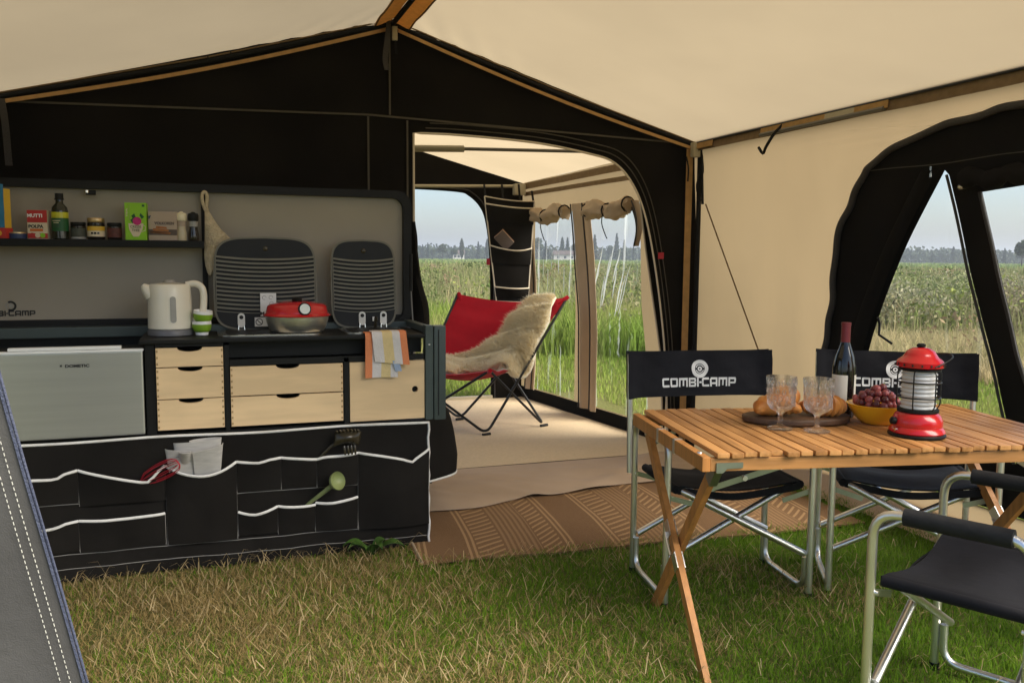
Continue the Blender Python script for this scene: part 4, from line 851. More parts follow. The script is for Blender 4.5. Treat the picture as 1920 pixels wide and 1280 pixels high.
# hob and sink lids
def lid(x0, x1, z0, z1, nstripe, label):
    w = x1 - x0; c = (x0 + x1) / 2
    def outl_(gr=0.):
        p = []
        for i in range(48):
            a = 2 * math.pi * i / 48; ca, sa = math.cos(a), math.sin(a); e = .36
            x = (w / 2 - gr) * math.copysign(abs(ca) ** e, ca); z = ((z1 - z0) / 2 - gr) * math.copysign(abs(sa) ** e, sa)
            zz = z + (.012 * (1 - (2 * x / w) ** 2) if z > 0 else -.010 * (1 - (2 * x / w) ** 2)); xx = x * (1 - .05 * max(0, z / (z1 - z0)))
            p.append((c + xx, (z0 + z1) / 2 + zz))
        return p
    YL = lambda a, b, t: (a, t + (b - z0) * .10 - .012, b)
    l_ = MB().prism(outl_(), YL, 3.885, 3.889).build('glass_lid', M_lidr, kit, 40); l_['label'] = label
    MB().prism(outl_(.008), YL, 3.881, 3.8845).build('glass_pane', M_lid, l_, 40)
    b0, b1 = z0 + (z1 - z0) * .20, z1 - (z1 - z0) * .19
    def sag(x): return -.014 * (1 - (2 * (x - c) / w) ** 2)
    def strip(za, zb, y0, y1, inset):
        q = [(x, za + sag(x)) for x in np.linspace(x0 + inset, x1 - inset, 13)] + [(x, zb + sag(x)) for x in np.linspace(x1 - inset, x0 + inset, 13)]
        return MB().prism(q, YL, y0, y1)
    strip(b0, b1 + .004, 3.8785, 3.8805, .010).build('pale_band', M_lidr, l_)
    for i in range(nstripe):
        z = b0 + (b1 - b0) * (i + .25) / nstripe; strip(z, z + (b1 - b0) / nstripe * .5, 3.8762, 3.878, .013).build('stripe', M_lids, l_)
    kx, kz = c, z1 - .040; kn = MB().lathe([(0, 0), (.011, .001), (.011, .006), (.006, .009), (0, .009)], (0, 0, 0), 14).build('lid_knob', M_bronze, l_, 40); kn.rotation_euler = (R(90), 0, 0); kn.location = (kx, 3.905, kz)
    return l_
l1 = lid(.014, .452, .932, 1.318, 13, 'wider striped smoked glass lid'); l2 = lid(.512, .810, .932, 1.312, 13, 'narrower striped smoked glass lid')
def hinge(x, par):
    m = rrect(-.015, .015, .0, .062, .0145, 4); h_ = MB().prism(m, lambda a, b, t: (x + a, 3.866 + t, .937 + b), 0, .003).build('lid_hinge', M_wplast, par, 40)
    MB().tube([(x, 3.8655, .981), (x, 3.8635, .981)], .0085, 12).build('screw', M_ink, h_, 40)
    for s in (-1, 1): MB().tube([(x + s * .011, 3.864, .945), (x + s * .013, 3.862, .925)], .003, 6).build('pin', M_chrome, h_)
hinge(.125, l1); hinge(.648, l2); hinge(.745, l2)
stk = MB().box((.205, 3.8635, .985), (.272, 3.865, 1.085)).build('instruction_sticker', M_wplast, l1)
for i, (a, b) in enumerate(((.222, 1.065), (.250, 1.066), (.252, 1.040))):
    emblem('icon', a, b, .009, M_window, stk, lambda p, q, t: (p, 3.863, q), 12, ((1, .8, 0, 300),))
text_part('lettering', 'MAX.', .020, M_ink, stk, lambda x, y, z: (.232 + x, 3.8628 - z, .990 + y), 1.2, .0006)
st2 = MB().box((.180, 3.8622, .940), (.245, 3.8638, .980)).build('warning_sticker', M_wplast, l1)
emblem('icon', .199, .960, .0155, M_ink, st2, lambda p, q, t: (p, 3.8618, q), 20, ((1, .8, 0, 360),))
MB().bar((.190, 3.8618, .969), (.208, 3.8618, .951), .003, .001, (0, 1, 0)).build('icon', M_ink, st2)
MB().box((.694, 3.862, .955), (.706, 3.864, .975)).build('latch', M_wplast, l2)
# steel hob and sink plates let into the worktop
for x0, x1 in ((.025, .44), (.53, .80)):
    pl = MB().prism(rrect(x0, x1, KY + .05, 3.865, .05), lambda a, b, t: (a, b, t), .9225, .928).build('hob_plate', M_chrome, kit, 40)
    MB().prism(rrect(x0 + .035, x1 - .035, KY + .085, 3.83, .05), lambda a, b, t: (a, b, t), .9283, .9292).build('well', M_lid, pl, 40)
tap = MB().tube(spline([(.70, 3.83, .928), (.70, 3.82, .965), (.698, 3.80, .975), (.695, 3.77, .965)], 5), .007, 8).build('sink_tap', M_bronze, kit, 50)

# trailer body behind the kitchen and its black skirt cloth
tr = wthing('camping_trailer', 'black camping trailer body with drooping cloth skirt behind the kitchen', 'trailer', (.0, 4.35, 0))
MB().box((-.93, 4.06, .40), (.92, 4.66, .93), .03).build('body', M_trail, tr)
MB().box((-.90, 3.98, .25), (.90, 4.60, .42)).build('chassis', M_carc, tr)
for s_ in (-.85, .85):
    w_ = MB().lathe([(.10, -.06), (.21, -.055), (.235, -.03), (.235, .03), (.21, .055), (.10, .06)], (0, 0, 0), 24).build('wheel', M_rubber, tr, 40); w_.rotation_euler = (0, R(90), 0); w_.location = (s_ * .7, 4.33, .236)
def skirt(u, v):
    a = spline([(.90, 3.80), (1.00, 3.84), (1.09, 3.92), (1.125, 4.05), (1.10, 4.35), (1.05, 4.6)], 6); p = a[min(len(a) - 1, int(round(u * (len(a) - 1))))]
    z = .545 - (.545 - .205 - .03 * u) * v; bul = .055 * v ** .7 - .018 * max(0, v - .75) * 4 * .5
    return (p[0] - .055 + bul * 1.2 + .01 * math.sin(u * 14 + v * 3), p[1] - bul * .5, z - .05 * u * (1 - v))
sk = MB().slab(skirt, 30, 16, .004).build('skirt_cloth', M_blackp, tr, 60)
MB().tube([Vector(skirt(i / 30, 1.0)) for i in range(31)], .006, 6).build('trim', M_white, sk, 60)
MB().slab(lambda u, v: (.90 + (.065 + .035 * v + .06 * min(1, max(0, (v - .25) * 2.2)) + .008 * math.sin(v * 9)) * u, 4.25 + .08 * math.sin(u * 5 + v * 2), 1.42 - .58 * v), 6, 16, .004).build('side_cloth', M_blackp, tr, 60)
MB().tube([(.9, 4.3, .12), (1.05, 4.2, .13)], .045, 12).build('jack_foot', M_carc, tr, 50)

# coolbox fridge beside the drawers
fr = wthing('refrigerator', 'grey brushed coolbox fridge with white grip bar beside the birch drawers', 'refrigerator', (-.5, 3.7, .55))
MB().box((-.93, KY + .022, .552), (-.252, 3.89, .872), .004).build('body', M_fridgeb, fr)
fd = MB().box((-.93, KY - .002, .556), (-.250, KY + .020, .882), .006).build('door', M_fridge, fr)
MB().box((-.93, KY - .004, .880), (-.247, KY + .03, .889), .003).build('top_trim', M_wplast, fr)
MB().box((-.705, KY + .0, .890), (-.325, KY + .03, .902), .004).build('grip_bar', M_wplast, fr)
text_part('lettering', 'DOMETIC', .015, M_ink, fd, lambda x, y, z: (-.477 + x, KY - .0030 - z, .826 + y), 1.25, .0006)
MB().bar((-.535, KY - .003, .829), (-.528, KY - .003, .836), .003, .001, (0, 1, 0)).build('emblem', M_ink, fd)
MB().bar((-.535, KY - .003, .836), (-.528, KY - .003, .829), .0028, .001, (0, 1, 0)).build('emblem', M_ink, fd)

# ------------------------------------------------------------------ pocket organiser hung along the kitchen front
OY = KY - .022
org = wthing('pocket_organiser', 'black cloth pocket organiser with white piping hung below the kitchen drawers', 'organiser', (.1, OY, .01))
def osurf(x, z, off=0.):
    b = .010 * wob(x * 3, z * 4) + .006 * wob(x * 9, z * 2)
    return (x, OY - off - b * (1 - z / .6) - .015 * max(0, .2 - z), z)
MB().slab(lambda u, v: osurf(-.72 + 1.588 * u, .012 + .534 * v), 60, 24, .004).build('panel', M_blackp, org, 60)
MB().tube([osurf(-.72 + 1.588 * i / 40, .546 - .003 * math.sin(i * .35), .006) for i in range(41)], .0055, 6).build('trim', M_white, org, 60)
MB().tube([osurf(.868 + .003 * math.sin(i * 2), .546 - .535 * i / 16, .004) for i in range(17)], .0055, 6).build('trim', M_white, org, 60)
def pocket(x0, x1, z0, top, bul=.012):
    T = spline(top, 8)
    def zt(x):
        for a, b in zip(T, T[1:]):
            if a[0] <= x <= b[0] + 1e-6: return a[1] + (b[1] - a[1]) * (x - a[0]) / max(1e-6, b[0] - a[0])
        return T[0][1] if x < T[0][0] else T[-1][1]
    nu = max(6, int((x1 - x0) / .02))
    fn = lambda u, v: (lambda x, z: osurf(x, z, .010 + .010 * v + 1.5 * bul * math.sin(math.pi * u) ** .7 * (.25 + .75 * v)))(x0 + (x1 - x0) * u, z0 + (zt(x0 + (x1 - x0) * u) - z0) * v)
    p = MB().slab(fn, nu, 8, .003).build('pocket', M_blackp, org, 60)
    MB().tube([Vector(fn(i / nu, 1.0)) + Vector((0, -.002, 0)) for i in range(nu + 1)], .0058, 6).build('trim', M_white, p, 60)
    for xx in (x0, x1): MB().tube([osurf(xx, z0 + (zt(xx) - z0) * i / 5, .011) for i in range(6)], .0014, 4).build('stitching', M_stitch, p)
    return p
pocket(-.72, -.487, .315, [(-.72, .415), (-.643, .419), (-.56, .417), (-.53, .432), (-.487, .441)])
pocket(-.485, -.182, .300, [(-.485, .441), (-.38, .413), (-.269, .385), (-.24, .384), (-.20, .425), (-.182, .437)], .02)
pocket(-.72, -.490, .128, [(-.72, .225), (-.58, .229), (-.53, .243), (-.490, .247)])
pocket(-.488, -.187, .122, [(-.488, .247), (-.38, .244), (-.28, .246), (-.187, .250)])
pocket(-.180, .080, .118, [(-.180, .437), (-.12, .408), (-.046, .395), (.02, .405), (.080, .432)], .03)
pocket(.082, .252, .305, [(.082, .432), (.17, .425), (.20, .434), (.252, .437)])
pocket(.254, .394, .305, [(.254, .437), (.33, .43), (.394, .420)])
pocket(.396, .562, .300, [(.396, .420), (.43, .430), (.50, .432), (.562, .436)])
pocket(.084, .236, .128, [(.084, .229), (.14, .216), (.19, .224), (.236, .238)])
pocket(.238, .386, .120, [(.238, .238), (.31, .232), (.386, .230)])
pocket(.388, .560, .112, [(.388, .238), (.45, .236), (.56, .248)])
pocket(.564, .866, .104, [(.564, .436), (.65, .424), (.74, .404), (.785, .388), (.81, .405), (.866, .432)], .028)
MB().tube([osurf(-.72 + 1.588 * i / 50, .118 - .014 * i / 50, .006) for i in range(51)], .0013, 4).build('stitching', M_stitch, org)
MB().tube([osurf(-.72 + 1.588 * i / 50, .062 - .010 * i / 50, .006) for i in range(51)], .0013, 4).build('stitching', M_stitch, org)
for x0, x1, z0 in ((-.72, -.182, .312), (.082, .562, .302)): MB().tube([osurf(x0 + (x1 - x0) * i / 16, z0 - .004 * i / 16, .010) for i in range(17)], .0013, 4).build('stitching', M_stitch, org)

# things in the pockets
wk = wthing('whisk', 'dark red balloon whisk sticking out of a pocket', 'whisk', (-.24, OY - .02, .39))
A_, B_ = Vector((-.275, OY - .013, .375)), Vector((-.130, OY - .095, .462))
MB().tube([A_ + Vector((-.05, .003, -.03)), A_], .005, 8).build('handle', M_redp, wk, 60)
for k in range(5):
    th = math.pi * k / 5; ax = (B_ - A_).normalized(); s1 = ax.cross(Vector((0, 1, 0))).normalized(); s2 = ax.cross(s1); side_ = s1 * math.cos(th) + s2 * math.sin(th) * .5
    pts = []
    for i in range(21):
        t = i / 20 * 2 - 1; a = 1 - abs(t) ** 2.2; pts.append(A_ + (B_ - A_) * a + side_ * (.038 * math.copysign(1, t) * (abs(t) ** .8) * (1 - abs(t)) ** .45 * 2.0))
    MB().tube(pts, .0016, 5).build('wire', M_redp, wk, 60)
nw = wthing('newspaper', 'folded grey newspaper standing in the deep pocket', 'newspaper', (-.06, OY - .02, .40))
def sheet(x0, x1, zb, zt0, zt1, dy, cv, name='page'):
    MB().slab(lambda u, v: (x0 + (x1 - x0) * u + .01 * v * (u - .5), OY - .012 - (dy + cv * (3.2 * math.sin(math.pi * u) - .6) + .005 * math.sin(u * 17)) * v ** 1.2, zb + ((zt0 + (zt1 - zt0) * u) - zb) * v), 18, 6, .0015).build(name, M_paper, nw, 60)
def curl(cx, r, a0, a1, zb, zt0, zt1, name='page', lean=.0, cy=0.):
    MB().slab(lambda u, v: (lambda a: (cx + r * (1 + .25 * v) * math.cos(a) + lean * v, OY - .014 - cy * v + min(0, -.030 * v ** 1.3) * (1 - math.sin(a)) * .9, zb + (zt0 + (zt1 - zt0) * u - zb) * v))(R(a0 + (a1 - a0) * u)), 22, 6, .0014).build(name, M_paper, nw, 60)
curl(-.060, .070, 170, 375, .34, .528, .540, cy=.004); curl(-.085, .074, 185, 300, .34, .512, .500, cy=.020); curl(-.050, .066, 250, 362, .34, .498, .525, cy=.034); curl(-.105, .016, 60, 400, .40, .500, .502, 'rolled_page', cy=.052)
curl(-.030, .048, 20, 210, .36, .540, .532, cy=.010)
for i in range(4): MB().box((-.140 + .035 * i, OY - .0735, .478 - .010 * (i % 2)), (-.128 + .035 * i, OY - .0728, .482 - .010 * (i % 2))).build('print', M_window, nw)
sp = wthing('pasta_server', 'glossy dark pasta server with toothed head in a top pocket', 'kitchen utensil', (.42, OY - .02, .42))
MB().tube(spline([(.36, OY - .010, .36), (.40, OY - .014, .415), (.44, OY - .030, .462), (.475, OY - .045, .492)], 6), [.007] * 19, 8).build('handle', M_bronze, sp, 60)
MB().grid(lambda u, v: (lambda a, r: (.510 + .052 * (2 * u - 1) + .010 * v, OY - .050 - .030 * math.sin(math.pi * u) * math.sin(math.pi * v) , .475 + .055 * v + .010 * math.sin(math.pi * u)))(0, 0), 12, 8).build('bowl', M_bronze, sp, 60).modifiers.new('thick', 'SOLIDIFY').thickness = .003
for i in range(7):
    x = .468 + .0145 * i; up = 1 if i % 2 else 1
    MB().tube([(x, OY - .050, .528), (x + .002, OY - .065, .546 - .002 * abs(i - 3)), (x + .004, OY - .082, .540)], [.0055, .005, .003], 6).build('tooth', M_bronze, sp, 60)
for i in range(4):
    x = .500 + .014 * i; MB().tube([(x, OY - .066, .478), (x + .002, OY - .074, .458), (x + .003, OY - .070, .442)], [.0055, .005, .003], 6).build('tooth', M_bronze, sp, 60)
ld = wthing('ladle', 'olive green plastic ladle sticking out of a lower pocket', 'ladle', (.38, OY - .02, .24))
MB().tube(spline([(.33, OY - .009, .20), (.36, OY - .013, .235), (.40, OY - .045, .275), (.445, OY - .075, .318)], 6), [.0065 + .0002 * i for i in range(19)], 8).build('handle', M_olive, ld, 60)
q = MB().lathe([(.001, -.030), (.020, -.026), (.034, -.014), (.0385, .0), (.0375, .002), (.033, -.012), (.019, -.022), (.001, -.026)], (0, 0, 0), 24).build('bowl', M_olive, ld, 50); q.location = (.470, OY - .090, .342); q.rotation_mode = 'QUATERNION'; q.rotation_quaternion = Vector((.62, -.62, .30)).to_track_quat('Z', 'Y'); q.scale = (1.15, 1.0, 1.0)

# ------------------------------------------------------------------ things on the worktop
WZ = .9225
kt = thing('electric_kettle', 'cream plastic electric kettle with grey base on the worktop', 'kettle', (-.155, 3.74, WZ), R(-20))
MB().lathe([(.070, .0), (.088, .002), (.088, .018), (.083, .026)], n=32).build('power_base', M_kbase, kt, 40)
kb = MB().lathe([(.083, .027), (.086, .03), (.085, .08), (.083, .15), (.080, .198), (.074, .207), (.03, .212), (.0, .213)], n=40).build('body', M_kettle, kt, 40)
MB().tube([(-.058, -.03, .165), (-.078, -.040, .190), (-.090, -.046, .204)], [.034, .022, .009], 12).build('spout', M_kettle, kb, 60)
MB().tube(spline([(.060, .02, .203), (.095, .03, .208), (.122, .035, .185), (.124, .035, .12), (.112, .03, .07), (.085, .022, .055)], 6), [.014] * 31, 10).build('handle', M_kettle, kt, 60)
MB().lathe([(.0, .226), (.018, .224), (.026, .214)], n=20).build('lid_grip', M_window, kt, 50)
ga = rrect(-.011, .011, .055, .160, .0105, 4)
MB().prism(ga, lambda a, b, t: ((.0868 - (b - .03) * .026 + t) * math.cos(-1.05 + a / .085), (.0868 - (b - .03) * .026 + t) * math.sin(-1.05 + a / .085), b), -.004, .0025).build('water_gauge', M_window, kb, 40)
def cup(name, loc, tilt, lab):
    t = thing(name, lab, 'cup', loc); t.rotation_euler = (R(tilt), R(tilt), 0)
    MB().lathe([(.018, 0), (.024, .001), (.026, .012), (.026, .0125)], n=24).build('foot', M_wplast, t, 50)
    MB().lathe([(.0262, .0125), (.033, .02), (.0375, .033), (.0375, .045)], n=24).build('green_band', M_green, t, 50)
    MB().lathe([(.0375, .0452), (.0365, .058), (.034, .0575), (.033, .03), (.0, .02)], n=24).build('rim', M_wplast, t, 50)
    return t
cup('cup', (-.035, 3.70, WZ), 0, 'lower green and white cup of the pair beside the kettle')
cup('cup', (-.033, 3.70, WZ + .043), 5, 'upper green and white cup nested in another beside the kettle')
ov = thing('stovetop_oven', 'round silver baking pan with red lid and dial thermometer on the hob', 'baking pan', (.345, 3.70, .9295))
MB().lathe([(.09, 0), (.108, .004), (.118, .018), (.128, .052), (.131, .066), (.134, .068), (.128, .069)], n=48).build('pan', M_pan, ov, 40)
lidr = MB().lathe([(.138, .068), (.139, .072), (.128, .080), (.122, .108), (.112, .116), (.05, .126), (.0, .128)], n=48).build('lid', M_red, ov, 40)
MB().lathe([(.010, .126), (.020, .128), (.022, .138), (.012, .143), (.0, .143)], n=16).build('knob', M_carc, lidr, 40)
dl = MB().lathe([(.0, 0), (.026, 0), (.027, .008), (.024, .011), (.0, .011)], (0, 0, 0), 24).build('dial_housing', M_carc, lidr, 40); dl.location = (.018, -.118, .100); dl.rotation_euler = (R(78), 0, R(8))
MB().lathe([(.0, .0118), (.021, .0118), (.021, .0124), (.0, .0124)], (0, 0, 0), 24).build('dial_face', M_dial, dl)
tw = wthing('dish_towel', 'folded striped dish towel in orange, white and yellow hanging over the worktop edge', 'towel', (.68, KY - .02, .92))
bands = [(0, .18, M_towelo), (.18, .42, M_towel), (.42, .66, M_towely), (.66, .84, M_towel), (.84, 1, M_towelo)]
def hang(u, v, off, x0, x1, zb, skew):
    L = .07 + (.925 - zb); s = v * L
    if s < .05: y, z = KY + .05 - s, .9275
    elif s < .07: a = (s - .05) / .02 * math.pi / 2; y, z = KY - .016 * math.sin(a) - .0 , .9275 - .016 * (1 - math.cos(a))
    else: y, z = KY - .018, .9125 - (s - .07)
    xx = x0 + (x1 - x0) * u + skew * max(0, .92 - z)
    return (xx, y - off - .006 * math.sin(u * 7 + v * 2) * min(1, max(0, .92 - z) * 8), z + (off * .6 if y > KY - .015 else 0))
for u0, u1, mm in bands[:4]: MB().slab(lambda u, v: hang(u0 + (u1 - u0) * u, v, .004, .602, .765, .757, -.02), 5, 22, .004).build('back_layer', mm, tw, 60)
for u0, u1, mm in bands[1:]: MB().slab(lambda u, v: hang(u0 + (u1 - u0) * u, v, .014, .596, .772, .818 - .02 * (u0 + (u1 - u0) * u - .5), .10), 5, 18, .004).build('front_layer', mm, tw, 60)
MB().slab(lambda u, v: (.712 + .028 * u + .012 * v, KY - .034, .815 - .045 * v), 2, 4, .002).build('corner', M_towelb, tw)

# ------------------------------------------------------------------ groceries on the shelf
SZ = 1.3075; SY = 3.915
def label_face(name, m, parent, x0, x1, z0, z1, y): return MB().box((x0, y - .0008, z0), (x1, y, z1)).build(name, m, parent)
t = thing('pasta_packet', 'blue pasta packet with yellow side and red base at the end of the shelf', 'food packet', (-.80, SY, SZ), R(-8))
MB().slab(lambda u, v: (-.06 + .105 * u, -.028 + .002 * wob(u * 9, v * 7) - .012 * math.sin(math.pi * u), .042 + .17 * v), 10, 12, .004).build('front', M_bluebag, t, 60)
MB().prism([(-.06, -.026), (.045, -.026), (.060, .0), (.045, .03), (-.06, .03)], lambda a, b, c: (a, b, c), .001, .195).build('side', M_yellow, t)
MB().prism([(-.062, -.046), (.050, -.034), (.064, .0), (.05, .033), (-.062, .033)], lambda a, b, c: (a, b, c), 0, .041).build('base_band', M_redbox, t)
emblem('picture', .0, .085, .022, M_cream, t, lambda a, b, c: (a, -.046, b), 16, ((1, 0, 0, 360),)); emblem('picture', .018, .020, .013, M_yellow, t, lambda a, b, c: (a * 1.3, -.0475, b), 14, ((1, 0, 0, 360),))
t = thing('fish_tin', 'flat blue round tin with golden lid between packet and carton', 'tin', (-.722, SY - .005, SZ)); MB().lathe([(.030, 0), (.033, .001), (.033, .020)], n=28).build('can', M_navy, t, 40); MB().lathe([(.034, .0202), (.034, .025), (.031, .026), (.0, .026)], n=28).build('lid', M_gold, t, 40)
t = thing('tomato_carton', 'small red and cream tomato pulp carton', 'carton', (-.645, SY, SZ), R(-6))
MB().box((-.037, -.02, 0), (.037, .02, .115), .002).build('box', M_cream, t); label_face('red_top', M_redbox, t, -.0365, .0365, .065, .1145, -.0202); label_face('red_foot', M_redbox, t, -.0365, .0365, .002, .022, -.0202); label_face('orange_band', M_orange, t, -.027, .02, .030, .040, -.0206)
text_part('lettering', 'MUTTI', .019, M_wplast, t, lambda x, y, z: (-.008 + x, -.0212 - z, .086 + y), 1.0, .0006); text_part('lettering', 'POLPA', .018, M_ink, t, lambda x, y, z: (-.006 + x, -.0208 - z, .0435 + y), 1.0, .0006)
for a, mm in ((-.02, M_redbox), (.0, M_cream), (.018, M_lime)): emblem('picture', a, .014, .010, mm, t, lambda p, q, c: (p, -.0215, q), 12, ((1, 0, 0, 360),))
t = thing('oil_bottle', 'dark round shouldered oil bottle with yellow and green label', 'bottle', (-.567, SY - .005, SZ))
MB().lathe([(.028, 0), (.031, .003), (.031, .112), (.028, .128), (.016, .142), (.014, .148), (.014, .160)], n=32).build('glass', M_oil, t, 40)
MB().lathe([(.017, .158), (.019, .160), (.016, .164), (.0155, .184), (.0, .185)], n=20).build('cap', M_carc, t, 40); MB().lathe([(.0316, .032), (.0316, .084)], n=32).build('label_green', M_dgreen, t, 60); MB().lathe([(.0317, .0845), (.0317, .108)], n=32).build('label_yellow', mat('lemon_foil', (.50, .48, .02), .3, var=.2), t, 60)
for zz, ww in ((.072, .017), (.064, .011), (.056, .014), (.048, .014)): MB().slab(lambda u, v: (.0324 * math.sin(-.35 + (u - .5) * ww * 60), -.0324 * math.cos(-.35 + (u - .5) * ww * 60), zz + .003 * v), 6, 1, .0004).build('print', M_jarl if zz < .06 else M_cream, t)
def jar(x, r, h, lidm, labm, lab, z0=.012, z1=.045, extra=None):
    t = thing('spice_jar', lab, 'jar', (x, SY, SZ)); MB().lathe([(r * .93, 0), (r, .003), (r, h * .76), (r * .9, h * .8)], n=28).build('glass', M_jar, t, 40)
    MB().lathe([(r * .96, h * .8), (r * 1.0, h * .82), (r * 1.0, h * .97), (r * .94, h), (0, h)], n=28).build('lid', lidm, t, 40); MB().lathe([(r * 1.015, z0), (r * 1.015, z1)], n=28).build('label', labm, t, 60)
    if extra: extra(t, r)
    return t
jar(-.502, .029, .070, M_carc, M_jarl, 'black lidded jar with dark grey label beside the oil bottle', extra=lambda t, r: MB().lathe([(r * 1.01, .002), (r * 1.01, .010)], n=28).build('label_foot', M_window, t, 60))
def jm(t, r):
    MB().lathe([(r * 1.02, .036), (r * 1.02, .054)], n=28).build('label_top', M_yellow, t, 60)
    for a in (-.5, -.15, .2): MB().slab(lambda u, v: (r * 1.035 * math.sin(a + .26 * u), -r * 1.035 * math.cos(a + .26 * u), .022 + .008 * v), 4, 2, .0006).build('picture', M_jar, t)
jar(-.436, .033, .088, M_gold, M_cream, 'jar with gold lid and yellow label between two dark jars', .012, .0355, jm)
jar(-.367, .028, .070, M_carc, mat('jar_label_red', (.09, .022, .016), .6, var=.3, scale=70), 'black lidded jar with dim red label next to the tea box', .010, .048)
t = thing('tea_box', 'bright lime green tea box with pink berry picture', 'box', (-.281, SY - .008, SZ), R(-5))
MB().box((-.041, -.026, 0), (.041, .026, .153), .001).build('box', M_lime, t)
MB().prism([(-.028, .068), (.030, .068), (.026, .044), (.014, .020), (.010, .014), (-.010, .014), (-.014, .020), (-.026, .044)], lambda a, b, c: (a, -.0264 + c, b), -.0006, 0).build('cup_print', M_cream, t)
MB().tube([(.028, -.0268, .062), (.038, -.0268, .056), (.036, -.0268, .040), (.022, -.0268, .034)], .0016, 5).build('cup_print', M_cream, t)
text_part('lettering', 'CRESSE\nTHEE', .0145, M_jarl, t, lambda x, y, z: (.0 + x, -.0274 - z * .3, .050 + y), .9, .0002)
emblem('berry_print', .006, .078, .017, M_pink, t, lambda a, b, c: (a, -.0274, b), 18, ((1, 0, 0, 360),))
for a, b, s in ((-.008, .095, 1), (.024, .097, -1), (-.012, .078, 1)): MB().prism([(0, -.010), (.010, -.002), (.004 * s, .014), (-.008, .004)], lambda p, q, c: (a + p, -.0268 + c, b + q), -.0004, 0).build('leaf_print', M_dgreen, t)
MB().box((-.0245, -.0270, .080), (-.0225, -.0262, .145)).build('print', M_olive, t); MB().box((.026, -.0270, .137), (.036, -.0262, .146)).build('print', M_dgreen, t)
text_part('lettering', 'TEA', .009, M_cream, t, lambda x, y, z: (-.030 - y, -.0268 - z * .3, .112 + x), 2.2, .0002)
t = thing('crispbread_pack', 'pale kraft crispbread pack lettered volkoren', 'box', (-.180, SY + .004, SZ), R(-4))
MB().box((-.055, -.024, 0), (.058, .024, .120), .002).build('box', M_kraft, t); label_face('lower_print', M_tile, t, -.054, .057, .022, .046, -.0242)
text_part('lettering', 'VOLKOREN', .0165, M_tile, t, lambda x, y, z: (.008 + x, -.0248 - z, .066 + y), .88, .0004)
for i in range(3): MB().prism([(-.05 + .012 * i, .030 + .010 * i), (.03 - .006 * i, .026 + .011 * i), (.032 - .008 * i, .034 + .011 * i), (-.048 + .012 * i, .040 + .010 * i)], lambda a, b, c: (a, -.0246 - .0003 * i + c, b), -.0004, 0).build('bread_print', M_bread, t)
MB().prism([(-.054, .100), (-.042, .104), (-.052, .085)], lambda a, b, c: (a, -.0246 + c, b), -.0004, 0).build('emblem', M_navy, t)
def mill(x, capm, bodym, lab, lblm):
    t = thing('spice_mill', lab, 'spice mill', (x, SY - .006, SZ)); MB().lathe([(.021, 0), (.022, .003), (.021, .03), (.0165, .052), (.018, .066), (.018, .084)], n=24).build('glass', bodym, t, 40)
    MB().lathe([(.021, .084), (.0225, .088), (.0225, .106), (.020, .115), (.010, .118), (.006, .122), (0, .122)], n=24).build('cap', capm, t, 40); MB().lathe([(.0186, .060), (.0190, .082)], n=24).build('label', lblm, t, 60)
mill(-.107, M_ivory, M_salt, 'clear spice mill with ivory cap', M_kraft); mill(-.060, M_carc, M_jar, 'dark spice mill with black cap', M_window)
pt = wthing('knitted_cloth', 'cream knitted dishcloth hanging by its loop from the panel divider', 'dishcloth', (.0, 3.93, 1.16))
lo = [(-.022, 1.508), (-.012, 1.518), (-.003, 1.508), (-.002, 1.485), (-.006, 1.455), (-.003, 1.432), (-.013, 1.450), (-.021, 1.478)]
MB().tube(spline([(a, 3.955, b) for a, b in lo] + [(lo[0][0], 3.955, lo[0][1])], 5), .0075, 8).build('loop', M_knit, pt, 60)
kout = [(-.010, 1.440), (.004, 1.436), (.034, 1.385), (.066, 1.342), (.094, 1.312), (.066, 1.302), (.048, 1.270), (.040, 1.235), (.022, 1.190), (.004, 1.158), (-.010, 1.185), (-.018, 1.235), (-.017, 1.30), (-.013, 1.38)]
ko = triangulated(spline(kout, 3)[:-1], [], lambda a, b: (a, 3.938 - .010 * math.sin((a + .02) * 40) - .05 * max(0, 1.30 - b) * .6, b), 'cloth', M_knit, pt, smooth=6)
ko.modifiers.new('thick', 'SOLIDIFY').thickness = .010

